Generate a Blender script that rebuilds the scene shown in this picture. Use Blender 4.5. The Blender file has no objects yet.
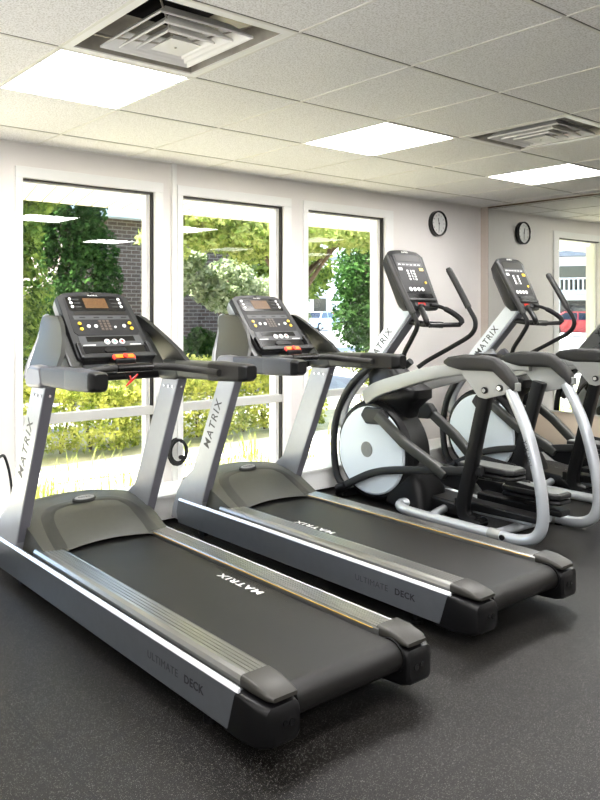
import bpy, bmesh, math, random
from mathutils import Vector, Matrix
import numpy as np

random.seed(7)
rng = np.random.default_rng(11)
SC = bpy.context.scene
COL = SC.collection
PI = math.pi

# ------------------------------------------------------------------ camera
FPX, YAW, PX, PY, EYE = 746.85, 0.9483, 182.14, 311.56, 1.40
cd = bpy.data.cameras.new('camera')
cam = bpy.data.objects.new('camera', cd); COL.objects.link(cam)
cam.location = (0, 0, EYE)
cam.rotation_euler = (PI/2, 0, YAW - PI/2)
cd.sensor_fit = 'AUTO'; cd.sensor_width = 36.0
cd.lens = FPX/800*36.0
cd.shift_x = (300-PX)/800
cd.shift_y = -(400-PY)/800
cd.clip_start = 0.05; cd.clip_end = 300
SC.camera = cam

# ------------------------------------------------------------------ light
w = bpy.data.worlds.new('sky'); SC.world = w; w.use_nodes = True
nt = w.node_tree
sky = nt.nodes.new('ShaderNodeTexSky')
sky.sky_type = 'NISHITA'; sky.sun_disc = False
sky.sun_elevation = math.radians(52); sky.sun_rotation = math.radians(280)
sky.air_density = 1.0; sky.dust_density = 1.5; sky.ozone_density = 1.0
bg = nt.nodes['Background']; bg.inputs['Strength'].default_value = 1.1
nt.links.new(sky.outputs[0], bg.inputs['Color'])

def lamp(name, kind, loc, energy, direction=None, color=(1,1,1), **kw):
    ld = bpy.data.lights.new(name, kind); ld.energy = energy; ld.color = color
    for k, v in kw.items(): setattr(ld, k, v)
    o = bpy.data.objects.new(name, ld); COL.objects.link(o); o.location = loc
    if direction is not None:
        o.rotation_euler = Vector(direction).to_track_quat('-Z', 'Y').to_euler()
    return o
# direction TO the sun: high, from the left along the facade, a little in front of it
SUN_TO = Vector((-0.48, 0.38, 0.79))
lamp('sun', 'SUN', (0, 0, 20), 44, -SUN_TO, (1.0, 0.965, 0.92), angle=0.009)
# the photographer's flash stands left of the camera, aimed past the machines
lamp('flash', 'AREA', (-0.45, -0.1, 1.30), 30, (1.0, 0.55, 0.08), (1.0, 0.98, 0.965), shape='SQUARE', size=0.16)
# added uplight, unseen left of the frame, to brighten the ceiling
lamp('ceiling_fill', 'AREA', (-0.1, 2.3, 0.8), 16, (0.60, 0.05, 0.65), (1.0, 0.98, 0.965), shape='SQUARE', size=0.8)
PANEL_STRENGTH = 33.0

SC.view_settings.view_transform = 'Standard'
SC.view_settings.look = 'None'
SC.view_settings.exposure = 0.22
SC.view_settings.gamma = 1.0
SC.view_settings.use_curve_mapping = False
SC.cycles.use_denoising = True
SC.cycles.max_bounces = 10
SC.cycles.diffuse_bounces = 6
SC.cycles.transparent_max_bounces = 16
SC.cycles.sample_clamp_indirect = 6.0
SC.cycles.caustics_reflective = False
SC.cycles.caustics_refractive = False

# ------------------------------------------------------------------ materials
def lin(c):
    return tuple(((x/12.92) if x <= 0.04045 else ((x+0.055)/1.055)**2.4) for x in c)
def mat(name, srgb, rough=0.5, metal=0.0, var=0.0, vscale=30.0, bump=0.0, bscale=200.0, spec=0.5, coat=0.0, emit=None, estr=0.0):
    m = bpy.data.materials.new(name); m.use_nodes = True
    t = m.node_tree; p = t.nodes['Principled BSDF']
    c = lin(srgb)
    p.inputs['Base Color'].default_value = (*c, 1)
    p.inputs['Roughness'].default_value = rough
    p.inputs['Metallic'].default_value = metal
    p.inputs['Specular IOR Level'].default_value = spec
    p.inputs['Coat Weight'].default_value = coat
    p.inputs['Coat Roughness'].default_value = 0.15
    tc = t.nodes.new('ShaderNodeTexCoord')
    if var > 0:
        n = t.nodes.new('ShaderNodeTexNoise'); n.inputs['Scale'].default_value = vscale; n.inputs['Detail'].default_value = 4
        t.links.new(tc.outputs['Object'], n.inputs['Vector'])
        r = t.nodes.new('ShaderNodeValToRGB')
        r.color_ramp.elements[0].position = 0.3; r.color_ramp.elements[1].position = 0.7
        r.color_ramp.elements[0].color = (*[x*(1-var) for x in c], 1)
        r.color_ramp.elements[1].color = (*[min(1, x*(1+var)) for x in c], 1)
        t.links.new(n.outputs['Fac'], r.inputs['Fac']); t.links.new(r.outputs['Color'], p.inputs['Base Color'])
    if bump > 0:
        n = t.nodes.new('ShaderNodeTexNoise'); n.inputs['Scale'].default_value = bscale; n.inputs['Detail'].default_value = 3
        t.links.new(tc.outputs['Object'], n.inputs['Vector'])
        b = t.nodes.new('ShaderNodeBump'); b.inputs['Strength'].default_value = bump; b.inputs['Distance'].default_value = 0.002
        t.links.new(n.outputs['Fac'], b.inputs['Height']); t.links.new(b.outputs['Normal'], p.inputs['Normal'])
    if emit:
        p.inputs['Emission Color'].default_value = (*lin(emit), 1)
        p.inputs['Emission Strength'].default_value = estr
    return m

M = {}
M['wall'] = mat('wall_paint', (0.915, 0.90, 0.885), 0.7, var=0.02, vscale=3, bump=0.08, bscale=300)
M['wall_tan'] = mat('tan_wall_paint', (0.80, 0.74, 0.66), 0.75, var=0.03, vscale=4, bump=0.1, bscale=250)
M['trim_taupe'] = mat('taupe_trim', (0.70, 0.66, 0.62), 0.7)
M['trim'] = mat('white_trim', (0.94, 0.94, 0.93), 0.45)
M['sash'] = mat('dark_gasket', (0.10, 0.09, 0.08), 0.5)
M['sash_brown'] = mat('brown_seal', (0.36, 0.31, 0.22), 0.6)
M['alu_white'] = mat('white_aluminium', (0.88, 0.88, 0.87), 0.4, spec=0.5)
M['alu_rail'] = mat('window_rail_aluminium', (0.78, 0.78, 0.76), 0.4)
M['grid'] = mat('ceiling_grid', (0.90, 0.89, 0.86), 0.5)
M['grid_shade'] = mat('ceiling_grid_shade', (0.42, 0.40, 0.36), 0.8)
M['vent'] = mat('vent_white_metal', (0.95, 0.945, 0.93), 0.35)
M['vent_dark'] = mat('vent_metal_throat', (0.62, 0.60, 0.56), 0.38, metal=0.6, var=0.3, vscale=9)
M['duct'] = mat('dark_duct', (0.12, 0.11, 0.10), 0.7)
M['panel'] = mat('light_diffuser', (0.95, 0.95, 0.95), 0.4, emit=(1.0, 0.99, 0.985), estr=PANEL_STRENGTH)
M['black'] = mat('black_plastic', (0.035, 0.035, 0.04), 0.40, var=0.1, vscale=60, bump=0.06, bscale=600, spec=0.28)
M['black_gloss'] = mat('black_gloss_plastic', (0.035, 0.035, 0.04), 0.2)
M['charcoal'] = mat('charcoal_plastic', (0.10, 0.103, 0.106), 0.45, var=0.06, vscale=50, bump=0.05, bscale=700, spec=0.35)
M['hood'] = mat('hood_grey_plastic', (0.265, 0.27, 0.25), 0.42, var=0.04, vscale=40, bump=0.08, bscale=900)
M['hood_dark'] = mat('hood_dark_band', (0.175, 0.18, 0.17), 0.45, var=0.04, vscale=40, bump=0.06, bscale=900)
M['cap_grey'] = mat('cap_olive_grey', (0.17, 0.165, 0.15), 0.4, spec=0.35, bump=0.05, bscale=800)
M['side'] = mat('side_panel_grey', (0.42, 0.435, 0.455), 0.28, metal=0.6, var=0.04, vscale=20)
M['silver'] = mat('silver_paint', (0.58, 0.59, 0.61), 0.32, metal=0.35, var=0.02, vscale=30)
M['silver_dark'] = mat('dark_silver_paint', (0.44, 0.44, 0.47), 0.34, metal=0.3)
M['mast_pale'] = mat('pale_mast_paint', (0.82, 0.84, 0.86), 0.35, metal=0.1)
M['stripe'] = mat('bright_stripe', (0.88, 0.89, 0.91), 0.25, metal=0.4)
M['rail_alu'] = mat('ribbed_aluminium', (0.54, 0.54, 0.53), 0.28, metal=0.8)
M['groove'] = mat('rail_groove', (0.20, 0.20, 0.20), 0.5, metal=0.3)
M['yellow'] = mat('yellow_edge', (0.80, 0.64, 0.22), 0.6)
M['tube_silver'] = mat('silver_tube', (0.72, 0.74, 0.76), 0.28, metal=0.5)
M['shroud_white'] = mat('shroud_pale_blue', (0.83, 0.87, 0.90), 0.35)
M['hub'] = mat('hub_grey', (0.46, 0.47, 0.46), 0.5, var=0.08, vscale=80)
M['bracket'] = mat('bracket_satin', (0.58, 0.585, 0.575), 0.4, metal=0.3)
M['chrome'] = mat('chrome_bolt', (0.85, 0.85, 0.85), 0.15, metal=1.0)
M['ear'] = mat('ear_dark_grey', (0.125, 0.13, 0.12), 0.38, bump=0.05, bscale=800)
M['key_brown'] = mat('key_brown', (0.27, 0.23, 0.20), 0.5)
M['grip'] = mat('rubber_grip', (0.085, 0.082, 0.076), 0.6, var=0.1, vscale=80, bump=0.3, bscale=900)
M['grip_blue'] = mat('slate_grip', (0.205, 0.215, 0.255), 0.45, var=0.06, vscale=120, bump=0.3, bscale=1200)
M['belt'] = mat('running_belt', (0.075, 0.072, 0.069), 0.40, var=0.22, vscale=6, bump=0.3, bscale=1500, spec=0.25)
M['face'] = mat('console_face', (0.085, 0.085, 0.09), 0.55, spec=0.25)
M['face_grey'] = mat('console_grey_band', (0.24, 0.245, 0.25), 0.5, spec=0.3)
M['screen'] = mat('amber_led_screen', (0.30, 0.21, 0.11), 0.45, spec=0.25, var=0.35, vscale=160)
M['screen_dark'] = mat('dark_screen', (0.09, 0.08, 0.06), 0.5, spec=0.25)
M['white'] = mat('white_print', (0.88, 0.88, 0.87), 0.4)
M['yellow_key'] = mat('yellow_key', (0.93, 0.76, 0.18), 0.4)
M['blue_key'] = mat('blue_key', (0.35, 0.52, 0.72), 0.4)
M['green_key'] = mat('green_key', (0.30, 0.62, 0.45), 0.4)
M['red_key'] = mat('red_key', (0.85, 0.14, 0.08), 0.4)
M['orange_key'] = mat('orange_key', (0.96, 0.48, 0.10), 0.4)
M['grey_print'] = mat('grey_print', (0.22, 0.225, 0.24), 0.5)
M['dark_print'] = mat('dark_print', (0.13, 0.13, 0.15), 0.5)
M['cable'] = mat('black_cable', (0.05, 0.05, 0.05), 0.5)

def floor_mat():
    m = bpy.data.materials.new('rubber_floor'); m.use_nodes = True
    t = m.node_tree; p = t.nodes['Principled BSDF']; L = t.links.new
    tc = t.nodes.new('ShaderNodeTexCoord')
    v = t.nodes.new('ShaderNodeTexVoronoi'); v.inputs['Scale'].default_value = 300; v.inputs['Randomness'].default_value = 1
    L(tc.outputs['Object'], v.inputs['Vector'])
    # only some cells are flecks
    sep = t.nodes.new('ShaderNodeSeparateColor'); L(v.outputs['Color'], sep.inputs[0])
    gt = t.nodes.new('ShaderNodeMath'); gt.operation = 'GREATER_THAN'; gt.inputs[1].default_value = 0.74
    L(sep.outputs[0], gt.inputs[0])
    ls = t.nodes.new('ShaderNodeMath'); ls.operation = 'LESS_THAN'; ls.inputs[1].default_value = 0.36
    L(v.outputs['Distance'], ls.inputs[0])
    fl = t.nodes.new('ShaderNodeMath'); fl.operation = 'MULTIPLY'; L(gt.outputs[0], fl.inputs[0]); L(ls.outputs[0], fl.inputs[1])
    n = t.nodes.new('ShaderNodeTexNoise'); n.inputs['Scale'].default_value = 1.6; n.inputs['Detail'].default_value = 5
    L(tc.outputs['Object'], n.inputs['Vector'])
    base = t.nodes.new('ShaderNodeValToRGB')
    base.color_ramp.elements[0].position = 0.35; base.color_ramp.elements[0].color = (*lin((0.042, 0.038, 0.033)), 1)
    base.color_ramp.elements[1].position = 0.7; base.color_ramp.elements[1].color = (*lin((0.075, 0.068, 0.060)), 1)
    L(n.outputs['Fac'], base.inputs['Fac'])
    mx = t.nodes.new('ShaderNodeMix'); mx.data_type = 'RGBA'
    L(fl.outputs[0], mx.inputs['Factor']); L(base.outputs['Color'], mx.inputs['A'])
    mx.inputs['B'].default_value = (*lin((0.42, 0.41, 0.40)), 1)
    # seams between the square mats
    sx = t.nodes.new('ShaderNodeSeparateXYZ'); L(tc.outputs['Object'], sx.inputs[0])
    fac = None
    for ax, off in (('X', 1.05), ('Y', 1.37)):
        a = t.nodes.new('ShaderNodeMath'); a.operation = 'SUBTRACT'; a.inputs[1].default_value = off; L(sx.outputs[ax], a.inputs[0])
        b = t.nodes.new('ShaderNodeMath'); b.operation = 'PINGPONG'; b.inputs[1].default_value = 0.61; L(a.outputs[0], b.inputs[0])
        c = t.nodes.new('ShaderNodeMath'); c.operation = 'LESS_THAN'; c.inputs[1].default_value = 0.0035; L(b.outputs[0], c.inputs[0])
        if fac is None: fac = c
        else:
            d = t.nodes.new('ShaderNodeMath'); d.operation = 'MAXIMUM'; L(fac.outputs[0], d.inputs[0]); L(c.outputs[0], d.inputs[1]); fac = d
    m2 = t.nodes.new('ShaderNodeMix'); m2.data_type = 'RGBA'
    L(fac.outputs[0], m2.inputs['Factor']); L(mx.outputs['Result'], m2.inputs['A']); m2.inputs['B'].default_value = (0.004, 0.004, 0.004, 1)
    L(m2.outputs['Result'], p.inputs['Base Color'])
    p.inputs['Roughness'].default_value = 0.38
    p.inputs['Specular IOR Level'].default_value = 0.22
    bn = t.nodes.new('ShaderNodeTexNoise'); bn.inputs['Scale'].default_value = 380; bn.inputs['Detail'].default_value = 2
    L(tc.outputs['Object'], bn.inputs['Vector'])
    bp = t.nodes.new('ShaderNodeBump'); bp.inputs['Strength'].default_value = 0.4; bp.inputs['Distance'].default_value = 0.003
    L(bn.outputs['Fac'], bp.inputs['Height']); L(bp.outputs['Normal'], p.inputs['Normal'])
    return m
M['floor'] = floor_mat()

def tile_mat():
    m = mat('acoustic_tile', (0.89, 0.875, 0.845), 0.85)
    t = m.node_tree; p = t.nodes['Principled BSDF']; L = t.links.new
    tc = t.nodes.new('ShaderNodeTexCoord')
    n = t.nodes.new('ShaderNodeTexNoise'); n.inputs['Scale'].default_value = 150; n.inputs['Detail'].default_value = 3
    L(tc.outputs['Object'], n.inputs['Vector'])
    r = t.nodes.new('ShaderNodeValToRGB')
    r.color_ramp.elements[0].position = 0.36; r.color_ramp.elements[0].color = (*lin((0.84, 0.83, 0.81)), 1)
    r.color_ramp.elements[1].position = 0.55; r.color_ramp.elements[1].color = (*lin((0.96, 0.957, 0.95)), 1)
    L(n.outputs['Fac'], r.inputs['Fac']); L(r.outputs['Color'], p.inputs['Base Color'])
    b = t.nodes.new('ShaderNodeBump'); b.inputs['Strength'].default_value = 0.4; b.inputs['Distance'].default_value = 0.002
    L(n.outputs['Fac'], b.inputs['Height']); L(b.outputs['Normal'], p.inputs['Normal'])
    return m
M['tile'] = tile_mat()

def glass_mat(name, tint=(1, 1, 1), ior=1.45):
    m = bpy.data.materials.new(name); m.use_nodes = True
    t = m.node_tree; t.nodes.remove(t.nodes['Principled BSDF']); L = t.links.new
    out = t.nodes['Material Output']
    tr = t.nodes.new('ShaderNodeBsdfTransparent'); tr.inputs[0].default_value = (*tint, 1)
    gl = t.nodes.new('ShaderNodeBsdfGlossy'); gl.inputs['Roughness'].default_value = 0.0
    fr = t.nodes.new('ShaderNodeFresnel'); fr.inputs[0].default_value = ior
    ge = t.nodes.new('ShaderNodeNewGeometry'); mi = t.nodes.new('ShaderNodeMapRange')
    mi.inputs['To Min'].default_value = ior; mi.inputs['To Max'].default_value = 1/ior
    L(ge.outputs['Backfacing'], mi.inputs['Value']); L(mi.outputs[0], fr.inputs[0])
    mx = t.nodes.new('ShaderNodeMixShader')
    L(fr.outputs[0], mx.inputs[0]); L(tr.outputs[0], mx.inputs[1]); L(gl.outputs[0], mx.inputs[2]); L(mx.outputs[0], out.inputs['Surface'])
    return m
M['glass'] = glass_mat('window_glass', (0.97, 0.985, 0.975))
M['car_glass'] = mat('car_glass', (0.06, 0.07, 0.09), 0.05, spec=0.8)
M['mirror'] = mat('mirror_silvering', (0.955, 0.965, 0.945), 0.0, metal=1.0)

def leaf_mat(name, c1, c2, trans=0.35):
    m = bpy.data.materials.new(name); m.use_nodes = True
    t = m.node_tree; L = t.links.new
    t.nodes.remove(t.nodes['Principled BSDF']); out = t.nodes['Material Output']
    tc = t.nodes.new('ShaderNodeTexCoord')
    n = t.nodes.new('ShaderNodeTexNoise'); n.inputs['Scale'].default_value = 7.0; n.inputs['Detail'].default_value = 6
    L(tc.outputs['Object'], n.inputs['Vector'])
    r = t.nodes.new('ShaderNodeValToRGB')
    r.color_ramp.elements[0].position = 0.35; r.color_ramp.elements[0].color = (*lin(c1), 1)
    r.color_ramp.elements[1].position = 0.65; r.color_ramp.elements[1].color = (*lin(c2), 1)
    L(n.outputs['Fac'], r.inputs['Fac'])
    d = t.nodes.new('ShaderNodeBsdfDiffuse'); tl = t.nodes.new('ShaderNodeBsdfTranslucent')
    L(r.outputs['Color'], d.inputs['Color']); L(r.outputs['Color'], tl.inputs['Color'])
    mx = t.nodes.new('ShaderNodeMixShader'); mx.inputs[0].default_value = trans
    L(d.outputs[0], mx.inputs[1]); L(tl.outputs[0], mx.inputs[2]); L(mx.outputs[0], out.inputs['Surface'])
    return m
M['leaf_hedge'] = leaf_mat('hedge_leaves', (0.47, 0.54, 0.22), (0.83, 0.83, 0.46))
M['leaf_tree'] = leaf_mat('tree_leaves', (0.21, 0.32, 0.11), (0.56, 0.62, 0.30))
M['leaf_dark'] = leaf_mat('evergreen_leaves', (0.13, 0.23, 0.11), (0.28, 0.40, 0.20))
M['leaf_pale'] = leaf_mat('pale_blossom_leaves', (0.37, 0.45, 0.25), (0.71, 0.73, 0.61))
M['leaf_bright'] = leaf_mat('sunny_leaves', (0.46, 0.55, 0.25), (0.75, 0.76, 0.48), 0.5)
M['grass'] = leaf_mat('grass_blades', (0.41, 0.51, 0.17), (0.71, 0.72, 0.41), 0.4)
M['bark'] = mat('bark', (0.36, 0.29, 0.23), 0.9, var=0.3, vscale=12)
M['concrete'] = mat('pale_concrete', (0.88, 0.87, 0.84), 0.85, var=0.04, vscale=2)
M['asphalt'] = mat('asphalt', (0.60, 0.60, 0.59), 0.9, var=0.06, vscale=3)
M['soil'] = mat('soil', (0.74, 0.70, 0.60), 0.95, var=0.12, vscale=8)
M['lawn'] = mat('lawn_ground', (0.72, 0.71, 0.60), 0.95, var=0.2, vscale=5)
M['roof'] = mat('roof_felt', (0.4, 0.39, 0.38), 0.9)
M['car_red'] = mat('red_car_paint', (0.70, 0.10, 0.12), 0.3, coat=0.6)
M['car_blue'] = mat('pale_blue_car_paint', (0.62, 0.70, 0.82), 0.3, coat=0.6)
M['car_beige'] = mat('grey_beige_car_paint', (0.70, 0.69, 0.64), 0.3, coat=0.6)
M['tyre'] = mat('tyre', (0.07, 0.07, 0.07), 0.8)
M['fascia'] = mat('pale_fascia', (0.86, 0.90, 0.93), 0.6)
M['ext_white'] = mat('white_siding', (0.92, 0.92, 0.90), 0.7)
M['shingle'] = mat('shingle', (0.50, 0.52, 0.56), 0.9, var=0.15, vscale=6)

def soffit_mat():
    m = mat('soffit_boards', (0.97, 0.95, 0.87), 0.6)
    t = m.node_tree; p = t.nodes['Principled BSDF']; L = t.links.new
    tc = t.nodes.new('ShaderNodeTexCoord'); mp = t.nodes.new('ShaderNodeMapping')
    mp.inputs['Rotation'].default_value = (0, 0, math.radians(17)); L(tc.outputs['Object'], mp.inputs['Vector'])
    sx = t.nodes.new('ShaderNodeSeparateXYZ'); L(mp.outputs[0], sx.inputs[0])
    b = t.nodes.new('ShaderNodeMath'); b.operation = 'PINGPONG'; b.inputs[1].default_value = 0.075; L(sx.outputs['X'], b.inputs[0])
    c = t.nodes.new('ShaderNodeMath'); c.operation = 'LESS_THAN'; c.inputs[1].default_value = 0.006; L(b.outputs[0], c.inputs[0])
    mx = t.nodes.new('ShaderNodeMix'); mx.data_type = 'RGBA'; L(c.outputs[0], mx.inputs['Factor'])
    mx.inputs['A'].default_value = (*lin((0.97, 0.95, 0.87)), 1); mx.inputs['B'].default_value = (*lin((0.50, 0.46, 0.36)), 1)
    L(mx.outputs['Result'], p.inputs['Base Color'])
    return m
M['soffit'] = soffit_mat()
def brick_mat():
    m = mat('brown_brick', (0.4, 0.3, 0.26), 0.85)
    t = m.node_tree; p = t.nodes['Principled BSDF']; L = t.links.new
    tc = t.nodes.new('ShaderNodeTexCoord'); mp = t.nodes.new('ShaderNodeMapping')
    mp.inputs['Rotation'].default_value = (math.radians(90), 0, 0); L(tc.outputs['Object'], mp.inputs['Vector'])
    b = t.nodes.new('ShaderNodeTexBrick'); b.inputs['Scale'].default_value = 1.0
    b.inputs['Brick Width'].default_value = 0.21; b.inputs['Row Height'].default_value = 0.075; b.inputs['Mortar Size'].default_value = 0.009
    b.inputs['Color1'].default_value = (*lin((0.37, 0.29, 0.255)), 1); b.inputs['Color2'].default_value = (*lin((0.30, 0.245, 0.225)), 1)
    b.inputs['Mortar'].default_value = (*lin((0.54, 0.51, 0.48)), 1)
    L(mp.outputs[0], b.inputs['Vector']); L(b.outputs['Color'], p.inputs['Base Color'])
    return m
M['brick'] = brick_mat()

# ------------------------------------------------------------------ mesh helpers
class MB:
    def __init__(self): self.v = []; self.f = []
    def add(self, vs, fs):
        o = len(self.v); self.v += [tuple(p) for p in vs]; self.f += [tuple(i+o for i in f) for f in fs]; return self
    def box(self, lo, hi, mtx=None):
        (a, b, c), (d, e, f) = lo, hi
        vs = [(a,b,c),(d,b,c),(d,e,c),(a,e,c),(a,b,f),(d,b,f),(d,e,f),(a,e,f)]
        if mtx is not None: vs = [tuple(mtx @ Vector(p)) for p in vs]
        return self.add(vs, [(0,3,2,1),(4,5,6,7),(0,1,5,4),(1,2,6,5),(2,3,7,6),(3,0,4,7)])
    def prism(self, prof, lo, hi, axis='x', mtx=None):
        # prof: 2D outline; axis x: (y,z); y: (x,z); z: (x,y)
        n = len(prof)
        def P(p, h):
            return {'x': (h, p[0], p[1]), 'y': (p[0], h, p[1]), 'z': (p[0], p[1], h)}[axis]
        vs = [P(p, lo) for p in prof] + [P(p, hi) for p in prof]
        if mtx is not None: vs = [tuple(mtx @ Vector(p)) for p in vs]
        fs = [tuple(range(n))[::-1], tuple(range(n, 2*n))] + [(i, (i+1) % n, n+(i+1) % n, n+i) for i in range(n)]
        return self.add(vs, fs)
    def loft(self, rings, cap=True, closed=True):
        n = len(rings[0]); vs = [p for r in rings for p in r]; fs = []
        for k in range(len(rings)-1):
            for i in range(n if closed else n-1):
                j = (i+1) % n
                fs.append((k*n+i, k*n+j, (k+1)*n+j, (k+1)*n+i))
        if cap:
            fs.append(tuple(range(n))[::-1]); fs.append(tuple((len(rings)-1)*n+i for i in range(n)))
        return self.add(vs, fs)
    def tube(self, pts, r, n=14, up=None, flat=1.0, square=False):
        # sweep along pts, r a number or a list; flat squashes the second axis
        pts = [Vector(p) for p in pts]; rings = []
        rr = r if isinstance(r, (list, tuple)) else [r]*len(pts)
        t0 = (pts[1]-pts[0]).normalized()
        ref = Vector(up) if up else (Vector((0,0,1)) if abs(t0.z) < 0.9 else Vector((0,1,0)))
        nrm = (ref - t0*ref.dot(t0)).normalized()
        for i, p in enumerate(pts):
            if i == 0: t = pts[1]-pts[0]
            elif i == len(pts)-1: t = pts[-1]-pts[-2]
            else: t = (pts[i+1]-p).normalized() + (p-pts[i-1]).normalized()
            t = t.normalized()
            if up: nrm = (Vector(up) - t*Vector(up).dot(t)).normalized()
            else: nrm = (nrm - t*nrm.dot(t)).normalized()
            b = t.cross(nrm)
            ring = []
            for k in range(n):
                a = 2*PI*k/n + (PI/4 if square else 0)
                ca, sa = math.cos(a), math.sin(a)
                if square:
                    q = 0.35
                    ca = math.copysign(abs(ca)**q, ca); sa = math.copysign(abs(sa)**q, sa)
                ring.append(p + nrm*(ca*rr[i]) + b*(sa*rr[i]*flat))
            rings.append(ring)
        return self.loft(rings)
    def cyl(self, c, r, h, axis='z', n=24, r2=None):
        c = Vector(c); r2 = r if r2 is None else r2
        A = {'x': (Vector((0,1,0)), Vector((0,0,1)), Vector((1,0,0))), 'y': (Vector((0,0,1)), Vector((1,0,0)), Vector((0,1,0))), 'z': (Vector((1,0,0)), Vector((0,1,0)), Vector((0,0,1)))}[axis]
        rings = []
        for q, s in ((r, -h/2), (r2, h/2)):
            rings.append([c + A[2]*s + (A[0]*math.cos(2*PI*k/n) + A[1]*math.sin(2*PI*k/n))*q for k in range(n)])
        return self.loft(rings)
    def xf(self, mtx):
        self.v = [tuple(mtx @ Vector(p)) for p in self.v]; return self
    def build(self, name, m, parent=None, smooth=True, bevel=0.0, seg=2, subsurf=0, sharp=0.6):
        me = bpy.data.meshes.new(name); me.from_pydata(self.v, [], self.f)
        me.materials.append(m)
        bm = bmesh.new(); bm.from_mesh(me)
        bmesh.ops.recalc_face_normals(bm, faces=bm.faces)
        for f in bm.faces: f.smooth = smooth
        if smooth:
            for e in bm.edges:
                if len(e.link_faces) == 2 and e.calc_face_angle(0) > sharp: e.smooth = False
        bm.to_mesh(me); bm.free()
        o = bpy.data.objects.new(name, me); COL.objects.link(o)
        if parent is not None: o.parent = parent
        if bevel > 0:
            b = o.modifiers.new('bevel', 'BEVEL'); b.width = bevel; b.segments = seg; b.limit_method = 'ANGLE'; b.angle_limit = 0.55
            if hasattr(b, 'harden_normals'): b.harden_normals = False
        if subsurf:
            s = o.modifiers.new('subdivision', 'SUBSURF'); s.levels = subsurf; s.render_levels = subsurf
        return o

def smooth_path(pts, sub=8):
    # Catmull-Rom through the points
    P = [Vector(p) for p in pts]; P = [P[0]*2-P[1]] + P + [P[-1]*2-P[-2]]
    out = []
    for i in range(1, len(P)-2):
        for k in range(sub):
            t = k/sub; a, b, c, d = P[i-1], P[i], P[i+1], P[i+2]
            out.append(0.5*((2*b) + (c-a)*t + (2*a-5*b+4*c-d)*t*t + (3*b-a-3*c+d)*t**3))
    out.append(P[-2]); return out

def tag(o, label=None, cat=None, group=None, kind=None):
    if label: o['label'] = label
    if cat: o['category'] = cat
    if group: o['group'] = group
    if kind: o['kind'] = kind
    return o
def thing(name, label, cat, loc=(0,0,0), rz=0, group=None):
    o = bpy.data.objects.new(name, None); COL.objects.link(o); o.location = loc; o.rotation_euler = (0, 0, rz)
    o.empty_display_size = 0.1
    return tag(o, label, cat, group)
def struct(o): o['kind'] = 'structure'; return o
def copy_tree(o, parent=None):
    c = o.copy(); COL.objects.link(c)
    if parent is not None: c.parent = parent
    for ch in list(o.children): copy_tree(ch, c)
    return c
def axes(o, x, y, z):
    m = Matrix.Identity(4)
    for i, a in enumerate((x, y, z)):
        a = Vector(a).normalized()
        for r in range(3): m[r][i] = a[r]
    for r in range(3): m[r][3] = o[r]
    return m
def lettering(body, m, parent, origin, direction, up, size, name='lettering', extrude=0.0006, bold=0.0, spacing=1.0, align='LEFT', widen=1.0):
    cu = bpy.data.curves.new(name, 'FONT'); cu.body = body; cu.size = size; cu.extrude = extrude; cu.offset = bold
    cu.space_character = spacing; cu.align_x = align; cu.align_y = 'CENTER'; cu.resolution_u = 3
    ob = bpy.data.objects.new(name, cu); COL.objects.link(ob)
    me = bpy.data.meshes.new_from_object(ob.evaluated_get(bpy.context.evaluated_depsgraph_get()))
    bpy.data.objects.remove(ob); bpy.data.curves.remove(cu)
    d = Vector(direction).normalized(); u = Vector(up).normalized()
    mt = axes(Vector(origin), d, u, d.cross(u)) @ Matrix.Diagonal((widen, 1, 1, 1))
    me.transform(mt); me.materials.clear(); me.materials.append(m)
    o = bpy.data.objects.new(name, me); COL.objects.link(o); o.parent = parent
    return o

# ------------------------------------------------------------------ the room
K = 1.10
WY, RX, CZ = 4.0036*K, 6.285*K, EYE+0.965*K
LX, BY = -2.6, -3.6
WT = 0.16                                   # wall thickness
GX, GY, T = 1.8326*K, 1.8649*K, 0.6096*K          # ceiling grid origin and pitch
Z0, Z1, RA, RB = [EYE-(1.40-q)*K for q in (0.26, 2.166, 0.740, 0.796)]
WINS = [(a*K, b*K) for a, b in ((1.746, 2.651), (2.872, 3.780), (4.026, 4.907))]
EXTRA = [(0.55*K, 1.42*K)]                      # the next window of the row, left of the frame

fl = MB().box((LX, BY, -0.06), (RX, WY, 0.0)).build('floor', M['floor'], smooth=False); struct(fl)

# window wall with openings
mb = MB()
ops = sorted(EXTRA + WINS)
mb.box((LX, WY, 0), (RX+WT, WY+WT, Z0)); mb.box((LX, WY, Z1), (RX+WT, WY+WT, CZ+0.1))
xs = [LX] + [q for op in ops for q in op] + [RX+WT]
for i in range(0, len(xs), 2): mb.box((xs[i], WY, Z0), (xs[i+1], WY+WT, Z1))
struct(mb.build('wall_front', M['wall'], smooth=False))
mb = MB().box((RX, BY, 0), (RX+WT, WY, CZ+0.1)); struct(mb.build('wall_right', M['wall_tan'], smooth=False))
mb = MB().box((LX-WT, BY, 0), (LX, WY, CZ+0.1))
struct(mb.build('wall_left', M['wall'], smooth=False))
struct(MB().box((LX-WT, BY-WT, 0), (RX+WT, BY, CZ+0.1)).build('wall_back', M['wall'], smooth=False))

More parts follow.
